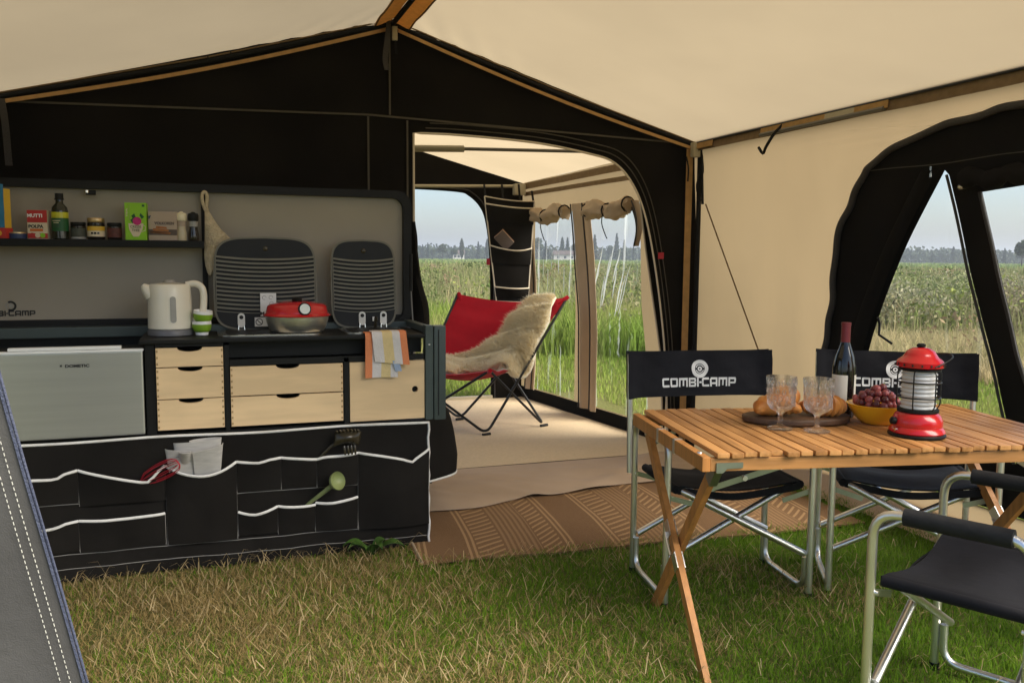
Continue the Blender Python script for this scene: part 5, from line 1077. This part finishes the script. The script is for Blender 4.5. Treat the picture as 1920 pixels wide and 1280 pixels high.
# ------------------------------------------------------------------ director's chairs
def make_chair(label):
    t = thing('director_chair', label, 'chair', group='folding chairs around the slatted table')
    X = .28; Yf, Yr = -.18, .18
    for s in (-1, 1):
        MB().tube(fillet([(s * X, Yf, 0.0), (s * X, Yf, .618), (s * X, Yr, .618), (s * X, Yr, 0.0)], .07, 6), .0125, 12).build('side_frame', M_alu, t, 60)
        MB().tube([(s * X, -.105, .618), (s * X, .135, .618)], .0225, 14).build('arm_pad', M_pad, t, 50)
        MB().tube(fillet([(s * (X - .004), Yr - .024, .150), (s * (X - .004), Yr - .024, .030), (s * (X - .004), Yf + .024, .030), (s * (X - .004), Yf + .024, .150)], .07, 6), .0118, 10).build('foot_rail', M_alu, t, 60)
        for y in (Yf, Yr): MB().tube([(s * X, y, 0), (s * X, y, .022)], .0145, 10).build('foot_cap', M_rubber, t, 50)
        MB().tube([(s * (X + .012), Yr + .026, .40), (s * (X + .014), Yr + .045, .872)], .0115, 10).build('back_post', M_alu, t, 60)
        # crossing U frame: runs up from one side's foot to the other side's seat rail
        dy = .012 * s
        MB().tube(fillet([(-s * (X - .012), Yf + .030 + dy, .165), (s * .225, Yf + .030 + dy, .425), (s * .238, Yr - .020 + dy, .425), (-s * (X - .012), Yr - .030 + dy, .165)], .035, 5), .0122, 10).build('cross_leg', M_alu, t, 60)
        for y in (Yf + .008, Yr - .006):
            MB().bar((s * (X - .004), y, .405), (s * .170, y + .006, .372), .004, .018, (0, 0, 1)).build('link_bar', M_steel, t)
            MB().tube([(s * (X - .004), y - .012, .405), (s * (X - .004), y + .012, .405)], .006, 8).build('rivet', M_alu, t, 50)
    def seat(u, v):
        x = -.242 + .484 * u; y = -.165 + .33 * v
        return (x, y + .012 * math.sin(math.pi * u) * (1 if v < .5 else -1) * abs(2 * v - 1), .444 - .030 * math.sin(math.pi * u) - .010 * max(0, abs(2 * u - 1) - .9) * 10 - .006 * math.sin(math.pi * u) * math.sin(v * 9))
    MB().slab(seat, 24, 14, .006).build('seat', M_seat, t, 60)
    for s in (-1, 1): MB().tube([(s * .240, -.163, .428), (s * .240, .168, .428)], .0155, 10).build('seat_sleeve', M_seat, t, 50)
    MB().slab(lambda u, v: (-.235 + .47 * u, -.163 + .006 * math.sin(u * 11), .438 - .030 * math.sin(math.pi * u) - .026 * v), 16, 3, .005).build('seat_hem', M_seat, t, 60)
    def back(u, v, off=0.):
        x = -.304 + .608 * u; z = .700 + .178 * v + (.006 * (abs(2 * u - 1) ** 6) if v > .5 else -.004 * (abs(2 * u - 1) ** 6))
        e = max(0, abs(2 * u - 1) - .88) / .12
        return (x, Yr + .030 + .018 * v + .014 * math.sin(math.pi * u) - .016 * e ** .5 - off + .004 * wob(u * 6, v * 4), z)
    b = MB().slab(back, 36, 10, .005).build('backrest', M_seat, t, 60)
    MB().slab(lambda u, v: tuple(Vector(back(u, v)) + Vector((0, .030, 0))), 36, 4, .004).build('back_lining', M_seat, t, 60)
    bf = lambda a, c, tt: (lambda p: (p[0], p[1], p[2]))(back((a + .304) / .608, (c - .70) / .178, .0042 + tt))
    square_text('lettering', 'COMBI-CAMP', -.158, .155, .737, .036, M_logo, b, bf)
    emblem('emblem', .003, .808, .036, M_logo, b, bf, 32, ((1.0, .58, 0, 360), (.50, .40, 15, 165), (.50, .40, 195, 345), (.26, .10, 0, 360)))
    return t
ch = make_chair('black folding chair tucked behind the bread board side of the table')
ch.location = (1.814, 2.735, 0); ch.rotation_euler = (0, 0, R(-9))
dup(ch, (2.485, 2.52, 0), R(-32), 'black folding chair half hidden behind the wine bottle and red lantern')
dup(ch, (1.905, 1.65, 0), R(180 + 27), 'black folding chair drawn up to the table with its bare back to the room', skip=())

# ------------------------------------------------------------------ slatted roll-top table
tb = thing('slatted_table', 'folding teak roll-top table with slats and crossed wooden legs', 'table', (1.993, 2.282, 0), R(-11))
TZ = .70; NS = 29; x0 = -.588; pit = (1.225) / NS
sl = None
for i in range(NS):
    x = x0 + pit * i + .018
    if sl is None:
        sl = MB().box((-.0185, -.352, -.0075), (.0185, .352, .0075), .0035).build('slat', M_wood, tb, 30); o_ = sl
    else:
        o_ = bpy.data.objects.new('slat', sl.data); COL.objects.link(o_); o_.parent = tb
    o_.location = (x + random.uniform(-.0012, .0012), .018 * (1 if i == 4 else 0) + random.uniform(-.004, .004), TZ - .0075 + random.uniform(-.0012, .0008)); o_.rotation_euler = (0, random.uniform(-.012, .012), random.uniform(-.0015, .0015))
for s in (-1, 1):
    r_ = MB().box((-.605, s * .330 - .011, TZ - .055), (.640, s * .330 + .011, TZ - .0175), .002).build('long_rail', M_woodr, tb)
    e_ = MB().box((s * .6185 - .012, -.345, TZ - .055), (s * .6185 + .012, .345, TZ - .012), .003).build('end_rail', M_woodleg, tb)
    for yy in (-.10, .06): MB().box((s * .6185 - .0135, yy - .008, TZ - .057), (s * .6185 + .0135, yy + .008, TZ - .0105)).build('hinge_plate', M_alu, e_)
    MB().lathe([(0, 0), (.008, .0), (.007, .003), (0, .0035)], (0, 0, 0), 12).build('bolt', M_alu, e_, 40).location = (s * .6185, -.29, TZ - .012)
# crossing legs at both ends
for s in (-1, 1):
    xa, xb = s * .595, s * .568
    la = MB().bar((xa, .285, TZ - .045), (xa, -.345, 0.0), .020, .036, (0, 1, 0)).build('leg', M_woodleg, tb)
    lb_ = MB().bar((xb, -.295, TZ - .045), (xb, .240, 0.0), .020, .036, (0, 1, 0)).build('leg', M_woodleg, tb)
    d = Vector((0, -.63, -.655)).normalized(); c = Vector((xa, .285, TZ - .045)) + d * .46
    for q in (-.012, .012):
        MB().bar(c - d * .085 + Vector((q, 0, 0)), c - d * .03 + Vector((q, 0, 0)), .003, .038, (0, 1, 0)).build('leg_bracket', M_alu, la); MB().bar(c + d * .03 + Vector((q, 0, 0)), c + d * .085 + Vector((q, 0, 0)), .003, .038, (0, 1, 0)).build('leg_bracket', M_alu, la)
        MB().tube([c - d * .04 + Vector((q * 1.4 - .006 * s * 0, .018, 0)), c + Vector((q * 1.4, .022, 0)), c + d * .04 + Vector((q * 1.4, .018, 0))], .004, 6).build('leg_bracket', M_alu, la, 50)
    MB().bar((xb, -.297, TZ - .056), (xb, -.258, TZ - .106), .024, .039, (0, 1, 0)).build('hinge_plate', M_steel, lb_)
    MB().prism([(-.02, 0), (.060, 0), (.060, -.016), (.012, -.018), (.0, -.030), (-.02, -.030)], lambda a, b, t_: (xb - s * a + s * .0, -.3425 - t_, TZ - .030 + b), 0, .003).build('hinge_plate', M_steel, tb)
    MB().bar((xb - s * .010, -.235, TZ - .135), (xb - s * .185, -.318, TZ - .052), .003, .017, (0, 0, 1)).build('folding_stay', M_steel, tb)
    MB().tube([(xb - s * .185, -.330, TZ - .052), (xb - s * .185, -.306, TZ - .052)], .007, 8).build('rivet', M_alu, tb, 50)
    MB().tube([(xb - s * .095, -.285, TZ - .094), (xb - s * .095, -.270, TZ - .094)], .008, 8).build('rivet', M_alu, tb, 50)
    MB().bar((xa - s * .012, .24, TZ - .10), (xa - s * .16, .315, TZ - .052), .003, .016, (0, 0, 1)).build('folding_stay', M_steel, tb)
    MB().tube([(xa - .014, .262, TZ - .07), (xa + .014, .262, TZ - .07)], .0065, 8).build('rivet', M_alu, la, 50)

# ------------------------------------------------------------------ things on the table
TT = TZ + .0025
def goblet(loc, lab):
    t = thing('goblet', lab, 'wine glass', loc, 0., 'empty goblets by the bread board')
    t.scale = (1.12, 1.12, 1.08)
    outer = [(.0, .0), (.036, .0), (.037, .003), (.020, .008), (.008, .014), (.006, .022), (.009, .028), (.0065, .036), (.007, .044), (.013, .052), (.030, .061), (.0385, .074), (.0400, .100), (.0415, .140), (.0428, .150), (.0430, .158)]
    inner = [(.0405, .158), (.0390, .140), (.0375, .100), (.0355, .078), (.026, .066), (.004, .061), (.0, .061)]
    MB().lathe(outer + inner, n=48).build('bowl', M_glass, t, 50)
    for row, (z, r, n_) in enumerate(((.142, .0422, 18), (.118, .0412, 14), (.096, .0392, 14), (.078, .0392, 12))):
        for k in range(n_):
            a = 2 * math.pi * (k + .5 * row) / n_
            if math.sin(a) < .25:
                MB().tube([(r * math.cos(a) - .0022 * math.sin(a) * math.cos(q) * 2, r * math.sin(a) + .0022 * math.cos(a) * math.cos(q) * 2, z + .0075 * math.sin(q)) for q in np.linspace(0, 2 * math.pi, 9)[:-1]], .0018, 5, True).build('relief', M_glass, t, 60)
    return t
goblet((1.735, 2.285, TT), 'empty embossed goblet before the end of the bread board')
goblet((1.822, 2.213, TT), 'empty embossed goblet nearer the yellow bowl')
bd = tag(MB().prism([(.185 * math.cos(a) * (1 + .04 * math.sin(3 * a)), .105 * math.sin(a) * (1 + .05 * math.cos(2 * a))) for a in np.linspace(0, 2 * math.pi, 41)[:-1]], lambda a, b, t: (a, b, t), 0, .022).build('bread_board', M_board, None, 30), 'dark oval wooden board carrying croissants', 'board')
bv = bd.modifiers.new('bev', 'BEVEL'); bv.width = .006; bv.segments = 2
bd.location = (1.872, 2.375, TT); bd.rotation_euler = (0, 0, R(-14))
def croissant(loc, rz, sc, lab, tilt=0.):
    t = thing('croissant', lab, 'croissant', loc, rz); n = 66; pts = []; rr = []
    for i in range(n + 1):
        s = i / n * 2 - 1; a = s * 1.25; pts.append((.062 * math.sin(a), .062 * (1 - math.cos(a)), .030 - .010 * s * s))
        seg = (abs(s) * 4.2 + .5) % 1.0; rr.append((.034 * (1 - .78 * abs(s) ** 1.5)) * (.84 + .30 * (1 - seg) ** 1.4))
    m = MB(); m.tube(pts, rr, 18); o = m.build('crust', M_crust, t, 60)
    for v in o.data.vertices: v.co.z = max(v.co.z * .92, .0005)
    t.scale = (sc,) * 3; t.rotation_euler = (0, tilt, rz); return t
croissant((1.79, 2.395, TT + .0222), R(165), 1.22, 'golden croissant at the goblet end of the board')
croissant((1.945, 2.325, TT + .0222), R(-20), 1.25, 'golden croissant lying beside the wine bottle label')
croissant((1.865, 2.425, TT + .0522), R(70), 1.1, 'golden croissant heaped on top of two others', R(-14))
wb_ = thing('wine_bottle', 'dark wine bottle with cream label and maroon foil on the table', 'bottle', (2.086, 2.405, TT))
MB().lathe([(.030, .004), (.037, .0), (.039, .006), (.039, .150), (.038, .178), (.031, .212), (.020, .243), (.0150, .262), (.0145, .268)], n=40).build('glass', M_bottle, wb_, 40)
MB().lathe([(.0155, .262), (.0153, .318), (.0165, .319), (.0165, .330), (.0, .331)], n=28).build('capsule', M_capsule, wb_, 40)
lab_ = MB().slab(lambda u, v: (.0396 * math.cos(R(150 + 98 * u)), .0396 * math.sin(R(150 + 98 * u)), .024 + .125 * v), 22, 1, .0006).build('label', M_label, wb_, 60)
MB().slab(lambda u, v: (.0396 * math.cos(R(288 + 60 * u)), .0396 * math.sin(R(288 + 60 * u)), .024 + .125 * v), 12, 1, .0006).build('back_label', M_label, wb_, 60)
bw_ = thing('fruit_bowl', 'yellow melamine bowl filled with grapes', 'bowl', (2.112, 2.268, TT))
MB().lathe([(.0, .004), (.040, .004), (.042, .0), (.050, .002), (.072, .022), (.091, .052), (.097, .066), (.099, .066), (.099, .063), (.094, .050)][0:8] + [(.095, .067), (.088, .055), (.069, .028), (.048, .010), (.0, .009)], n=48).build('bowl', M_bowl, bw_, 50)
gr = thing('grape_bunch', 'bunch of dark red grapes heaped in the yellow bowl', 'grapes', (2.112, 2.268, TT + .022))
gm = None; rg = random.Random(3)
for lvl, (z, r, n_) in enumerate(((.030, .058, 14), (.050, .070, 18), (.066, .058, 14), (.082, .036, 9), (.094, .014, 3))):
    for k in range(n_):
        a = 2 * math.pi * k / n_ + lvl * .4; rr_ = r * rg.uniform(.8, 1.02)
        if gm is None:
            g0 = MB().lathe([(.0, -.0135)] + [(.0125 * math.cos(R(q)), .0135 * math.sin(R(q))) for q in range(-70, 71, 20)] + [(.0, .0135)], n=14).build('grape', M_grape, gr, 80); gm = g0.data; o_ = g0
        else: o_ = bpy.data.objects.new('grape', gm); COL.objects.link(o_); o_.parent = gr
        o_.location = (rr_ * math.cos(a), rr_ * math.sin(a), z + rg.uniform(-.006, .006)); o_.rotation_euler = (rg.uniform(-1, 1), rg.uniform(-1, 1), 0); s = rg.uniform(.88, 1.12); o_.scale = (s, s, s)
MB().tube(spline([(0, 0, .08), (.005, -.01, .10), (.015, -.012, .115)], 4), .002, 6).build('stalk', M_olive, gr, 50)
ln = thing('lantern', 'red camping lantern with ribbed globe and black wire cage', 'lantern', (2.090, 2.073, TT), R(-40))
MB().lathe([(.060, .0), (.084, .0), (.085, .005), (.080, .010)], n=40).build('base_ring', M_carc, ln, 40)
MB().lathe([(.080, .0102), (.0825, .014), (.079, .024), (.073, .030), (.0745, .036), (.0735, .052), (.066, .066), (.060, .0715), (.058, .074)], n=48).build('base', M_red, ln, 35)
MB().lathe([(.058, .0742), (.061, .076), (.061, .084), (.054, .086)], n=40).build('collar', M_carc, ln, 40)
gp_ = []
for i in range(61): z = .0862 + .118 * i / 60; gp_.append((.0505 + .0022 * math.sin(i / 60 * 2 * math.pi * 9), z))
MB().lathe(gp_, n=40).build('globe', M_globe, ln, 60)
MB().lathe([(.054, .2045), (.062, .206), (.062, .212), (.058, .214)], n=40).build('collar', M_carc, ln, 40)
cap = MB().lathe([(.060, .2145), (.068, .217), (.069, .232), (.062, .240), (.052, .247), (.046, .256), (.040, .266), (.024, .275), (.0, .278)], n=48).build('cap', M_red, ln, 35)
for k in range(16):
    a = 2 * math.pi * k / 16; MB().box((-.0025, -.0015, -.0035), (.0025, .0015, .0035)).build('vent', M_ink, cap).matrix_local = Matrix.Translation((.0688 * math.cos(a), .0688 * math.sin(a), .2245)) @ Matrix.Rotation(a + math.pi / 2, 4, 'Z')
MB().lathe([(.008, .276), (.013, .279), (.013, .286), (.008, .289), (0, .289)], n=16).build('top_knob', M_carc, cap, 40)
for z in (.122, .170): MB().tube([(.0635 * math.cos(a), .0635 * math.sin(a), z) for a in np.linspace(0, 2 * math.pi, 33)[:-1]], .0024, 6, True).build('cage_wire', M_wire, ln, 60)
for k in range(6):
    a = 2 * math.pi * k / 6 + .2; MB().tube(spline([(r * math.cos(a), r * math.sin(a), z) for r, z in ((.056, .084), (.0640, .100), (.0645, .122), (.0645, .170), (.0640, .195), (.057, .207))], 5), .0022, 6).build('cage_wire', M_wire, ln, 60)
kn = MB().lathe([(.0, 0), (.0115, 0), (.0115, .012), (.009, .014), (0, .014)], (0, 0, 0), 16).build('dimmer_knob', M_carc, ln, 40); kn.location = (-.066, -.035, .046); kn.rotation_euler = (0, R(-80), R(28))
MB().tube([(-.060, -.050, .023), (-.067, -.055, .023)], .005, 8).build('socket', M_chrome, ln, 50)
for s in (-1, 1): MB().tube([(s * .058, 0, .222), (s * .074, 0, .222)], .004, 8).build('handle_pivot', M_wire, ln, 50)
MB().tube(spline([(-.073, 0, .222), (-.070, -.035, .236), (-.045, -.078, .250), (.0, -.096, .256), (.045, -.078, .250), (.070, -.035, .236), (.073, 0, .222)], 6), .0024, 6).build('handle', M_wire, ln, 60).rotation_euler = (0, 0, R(120))

# ------------------------------------------------------------------ butterfly chair with sheepskin in the annex
bc = wthing('butterfly_chair', 'red canvas butterfly chair on black rod frame standing in the annex', 'chair', (1.78, 5.85, .024))
F_, R_, L_, G_ = Vector((1.774, 5.523, .032)), Vector((2.271, 5.70, .032)), Vector((1.752, 6.116, .032)), Vector((1.255, 5.94, .032))
TR, TL, FR, FL = Vector((2.47, 5.77, .957)), Vector((1.80, 6.31, .962)), Vector((1.80, 5.533, .47)), Vector((1.23, 6.02, .47))
def vrod(a, foot, b): MB().tube(fillet([a, foot, b], .07, 6), .0095, 8).build('rod', M_rod, bc, 60)
up_ = Vector((0, 0, 0))
vrod(TR, F_, FL); vrod(FR, R_, TL); vrod(TR + Vector((.01, .01, 0)), L_, FL + Vector((0, .01, 0))); vrod(FR + Vector((0, .01, 0)), G_, TL + Vector((-.01, 0, 0)))
for f in (F_, R_, L_, G_): MB().tube([f + Vector((-.03, -.01, -.001)), f + Vector((.03, .01, -.001))], .0115, 8).build('foot_sleeve', M_rubber, bc, 50)
ZP = [(0, .0), (.12, -.07), (.3, -.16), (.5, -.235), (.7, -.20), (.85, -.11), (1, 0)]
def zprof(v):
    for (a, b), (c, d) in zip(ZP, ZP[1:]):
        if a <= v <= c: t = (v - a) / (c - a); t = t * t * (3 - 2 * t); return b + (d - b) * t
    return 0
def sling(u, v, off=0.):      # u: right to left, v: back top to front
    p = (TR * (1 - u) + TL * u) * (1 - v) + (FR * (1 - u) + FL * u) * v
    c = math.sin(math.pi * u); p = p + Vector((0, 0, zprof(v) * (.78 + .30 * c) - .045 * c * (1 - v) - .05 * c * v ** 3))
    ctr = (TR + TL + FR + FL) / 4; pull = .10 * (1 - abs(2 * v - 1)) * abs(2 * u - 1) ** 2
    p = Vector((p.x + (ctr.x - p.x) * pull, p.y + (ctr.y - p.y) * pull, p.z)); return p
def sling_n(u, v):
    e = .01; a = sling(min(1, u + e), v) - sling(max(0, u - e), v); b = sling(u, min(1, v + e)) - sling(u, max(0, v - e)); n = a.cross(b).normalized(); return n if n.z > 0 else -n
sg = MB().slab(lambda u, v: tuple(sling(u, v)), 28, 28, .005).build('sling', M_redcloth, bc, 60)
for (u, v) in ((0, 0), (1, 0), (0, 1), (1, 1)):
    p = sling(u, v); q = sling(.5 + (u - .5) * .72, .5 + (v - .5) * .72); MB().tube([p + (p - q).normalized() * .012, p.lerp(q, .12), p.lerp(q, .3)], [.014, .020, .008], 10).build('corner_pocket', M_redcloth, bc, 60)
# hide: a long lobed outline laid across the sling
sk_o = spline([(.09, .0), (.28, -.02), (.42, .08), (.48, .24), (.58, .36), (.80, .45), (.97, .57), (1.0, .78), (.86, .92), (.64, .96), (.47, .87), (.35, .75), (.23, .70), (.12, .77), (.0, .76), (-.08, .64), (-.10, .47), (-.04, .33), (-.01, .15)], 5)[:-1]
SKO = np.array(sk_o)
def skinp(a, b, off=.020):
    off = off + .060 * min(1., float(np.min(np.hypot(SKO[:, 0] - a, SKO[:, 1] - b))) / .16) ** .6 + .012 * math.sin(a * 9 + b * 4) * math.sin(b * 8)
    u, v = min(1, max(0, a)), min(1, max(0, b)); p = sling(u, v); n = sling_n(u, v)
    if a < 0: p = p + (sling(0, v) - sling(.1, v)).normalized() * .05 * min(1, -a * 10) + Vector((0, 0, a * 1.4))
    if b < 0: p = p + Vector((.3 * b, -.2 * b, b * .3))
    return tuple(p + n * off)
sh = wthing('sheepskin', 'cream sheepskin draped across the red butterfly chair', 'sheepskin', (1.85, 5.85, .4))
hide = triangulated(sk_o, [], lambda a, b: (a, b, 0), 'hide', M_skin, sh, smooth=6)
tri = hide.data
tri.calc_loop_triangles(); T2 = np.array([[tri.vertices[i].co[:] for i in t.vertices] for t in tri.loop_triangles])[:, :, :2]
ar = np.abs(np.cross(T2[:, 1] - T2[:, 0], T2[:, 2] - T2[:, 0])); pick = rng.choice(len(T2), 60000, p=ar / ar.sum()); r1, r2 = rng.random(60000), rng.random(60000); fl_ = r1 + r2 > 1; r1[fl_], r2[fl_] = 1 - r1[fl_], 1 - r2[fl_]
ab = T2[pick, 0] + (T2[pick, 1] - T2[pick, 0]) * r1[:, None] + (T2[pick, 2] - T2[pick, 0]) * r2[:, None]
for v in tri.vertices: v.co = Vector(skinp(v.co.x, v.co.y))
hide.modifiers.new('thick', 'SOLIDIFY').thickness = .012
fb = np.array([skinp(a, b, .022) for a, b in ab]); nn = np.array([tuple(sling_n(min(1, max(0, a)), min(1, max(0, b)))) for a, b in ab])
cl_ = np.array([math.sin(a * 23 + b * 9) * math.sin(b * 19 - a * 7) for a, b in ab]); n = len(ab)
nv = nn + np.stack([-.25 + .1 * cl_, .0 * cl_ + .1, -.45 + .1 * cl_], 1) * .35 + rng.normal(0, .14, (n, 3)); nv /= np.linalg.norm(nv, axis=1)[:, None]
blades('fleece', fb, rng.uniform(.034, .062, n), rng.uniform(.003, .0055, n), rng.uniform(.2, .9, n), rng.uniform(0, 6.283, n), mixc((.95, .84, .61), (.98, .94, .81), np.clip(rng.random(n) * .8 + .08 * cl_ + .1, 0, 1)), M_fur, sh, tipcol=np.array([.98, .96, .87])[None], up=nv)['kind'] = 'stuff'

# ------------------------------------------------------------------ hanging organiser in the annex corner
ho = wthing('hanging_organiser', 'tall tapering black hanging pocket organiser in the annex corner', 'organiser', (2.37, 6.75, .85))
def hp(u, v, off=0.):
    l = Vector((2.150, 6.78, 1.745)).lerp(Vector((2.275, 6.78, .74)), v); r = Vector((2.560, 6.70, 1.71)).lerp(Vector((2.500, 6.70, .74)), v); p = l.lerp(r, u); return (p.x, p.y - off - .02 * math.sin(math.pi * u), p.z - .015 * math.sin(math.pi * u) * (1 - v))
MB().slab(lambda u, v: hp(u, v), 16, 30, .004).build('panel', M_blackp, ho, 60)
for u in (0, 1): MB().tube([hp(u, i / 20, .004) for i in range(21)], .006, 6).build('trim', M_piping, ho, 60)
MB().tube([hp(i / 12, 0, .004) for i in range(13)], .005, 6).build('trim', M_piping, ho, 60)
for z0, z1, sg_ in ((.060, .20, .0), (.40, .54, .022), (.74, .82, .004), (.86, .99, .0)):
    pk = MB().slab(lambda u, v: (lambda p: (p[0], p[1], p[2] - sg_ * math.sin(math.pi * u) * (1 - v)))(hp(u, z0 + (z1 - z0) * v, .012 + (.035 + sg_) * math.sin(math.pi * u) * (1 - v))), 14, 6, .004).build('pocket', M_blackp, ho, 60)
    MB().tube([(lambda p: (p[0], p[1] - .003, p[2] - sg_ * math.sin(math.pi * i / 14)))(hp(i / 14, z0, .012 + (.035 + sg_) * math.sin(math.pi * i / 14))) for i in range(15)], .006, 6).build('trim', M_piping, pk, 60)
for u, zt_ in ((.02, 1.845), (.36, 1.85), (.70, 1.85), (.98, 1.80)):
    a = Vector(hp(u, .005)); MB().bar(a, (a.x, a.y + .04, zt_), .018, .003, (0, 1, 0)).build('strap', M_strap, ho)
mg = wthing('magazine', 'rolled brown magazine leaning out of the hanging organiser pocket', 'magazine', (2.27, 6.74, 1.32))
for i in range(3): MB().slab(lambda u, v: (2.215 + .10 * v + .075 * u - .004 * i, 6.715 - .008 * i - .01 * math.sin(math.pi * u), 1.415 - .10 * v + .065 * u - .006 * i), 6, 6, .004).build('page', [M_bread, M_kraft, M_tile][i], mg, 60)

# ------------------------------------------------------------------ broad leaf weed by the organiser
wd_ = thing('dock_plant', 'small broad leaved green weed growing below the pocket organiser', 'plant', (.60, 3.42, 0)); wd_.scale = (.75, .75, .75)
for k, (a, L, w) in enumerate(((2.6, .17, .05), (-.5, .20, .055), (3.3, .13, .04), (.6, .12, .04), (-1.2, .14, .045), (4.4, .13, .04))):
    ca, sa = math.cos(a), math.sin(a) * .6
    MB().slab(lambda u, v: (ca * L * v - sa * w * (u - .5) * math.sin(math.pi * min(1, v * .93 + .07)) * 2, sa * L * v + ca * w * (u - .5) * math.sin(math.pi * min(1, v * .93 + .07)) * 2, .012 + .085 * math.sin(v * 2.4) + .012 * abs(u - .5) * 2), 4, 10, .001).build('leaf', mat('dock_leaf_%d' % k, (.06, .13, .02), .5, var=.25, scale=30, transl=.3), wd_, 60)

# ------------------------------------------------------------------ air
hz = MB().box((-1650, -1650, -1.), (1650, 2650, 26.)).build('haze', M_ground); hz['kind'] = 'stuff'; hz['label'] = 'thin pale haze lying over the fields'; hz['category'] = 'haze'
mh = bpy.data.materials.new('pale_haze'); mh.use_nodes = True; nh = mh.node_tree; nh.nodes.remove(nh.nodes['Principled BSDF'])
pv = nh.nodes.new('ShaderNodeVolumePrincipled'); pv.inputs['Density'].default_value = .0008; pv.inputs['Color'].default_value = (.86, .92, 1, 1); pv.inputs['Anisotropy'].default_value = .2
nh.links.new(pv.outputs[0], nh.nodes['Material Output'].inputs['Volume']); hz.data.materials.clear(); hz.data.materials.append(mh)
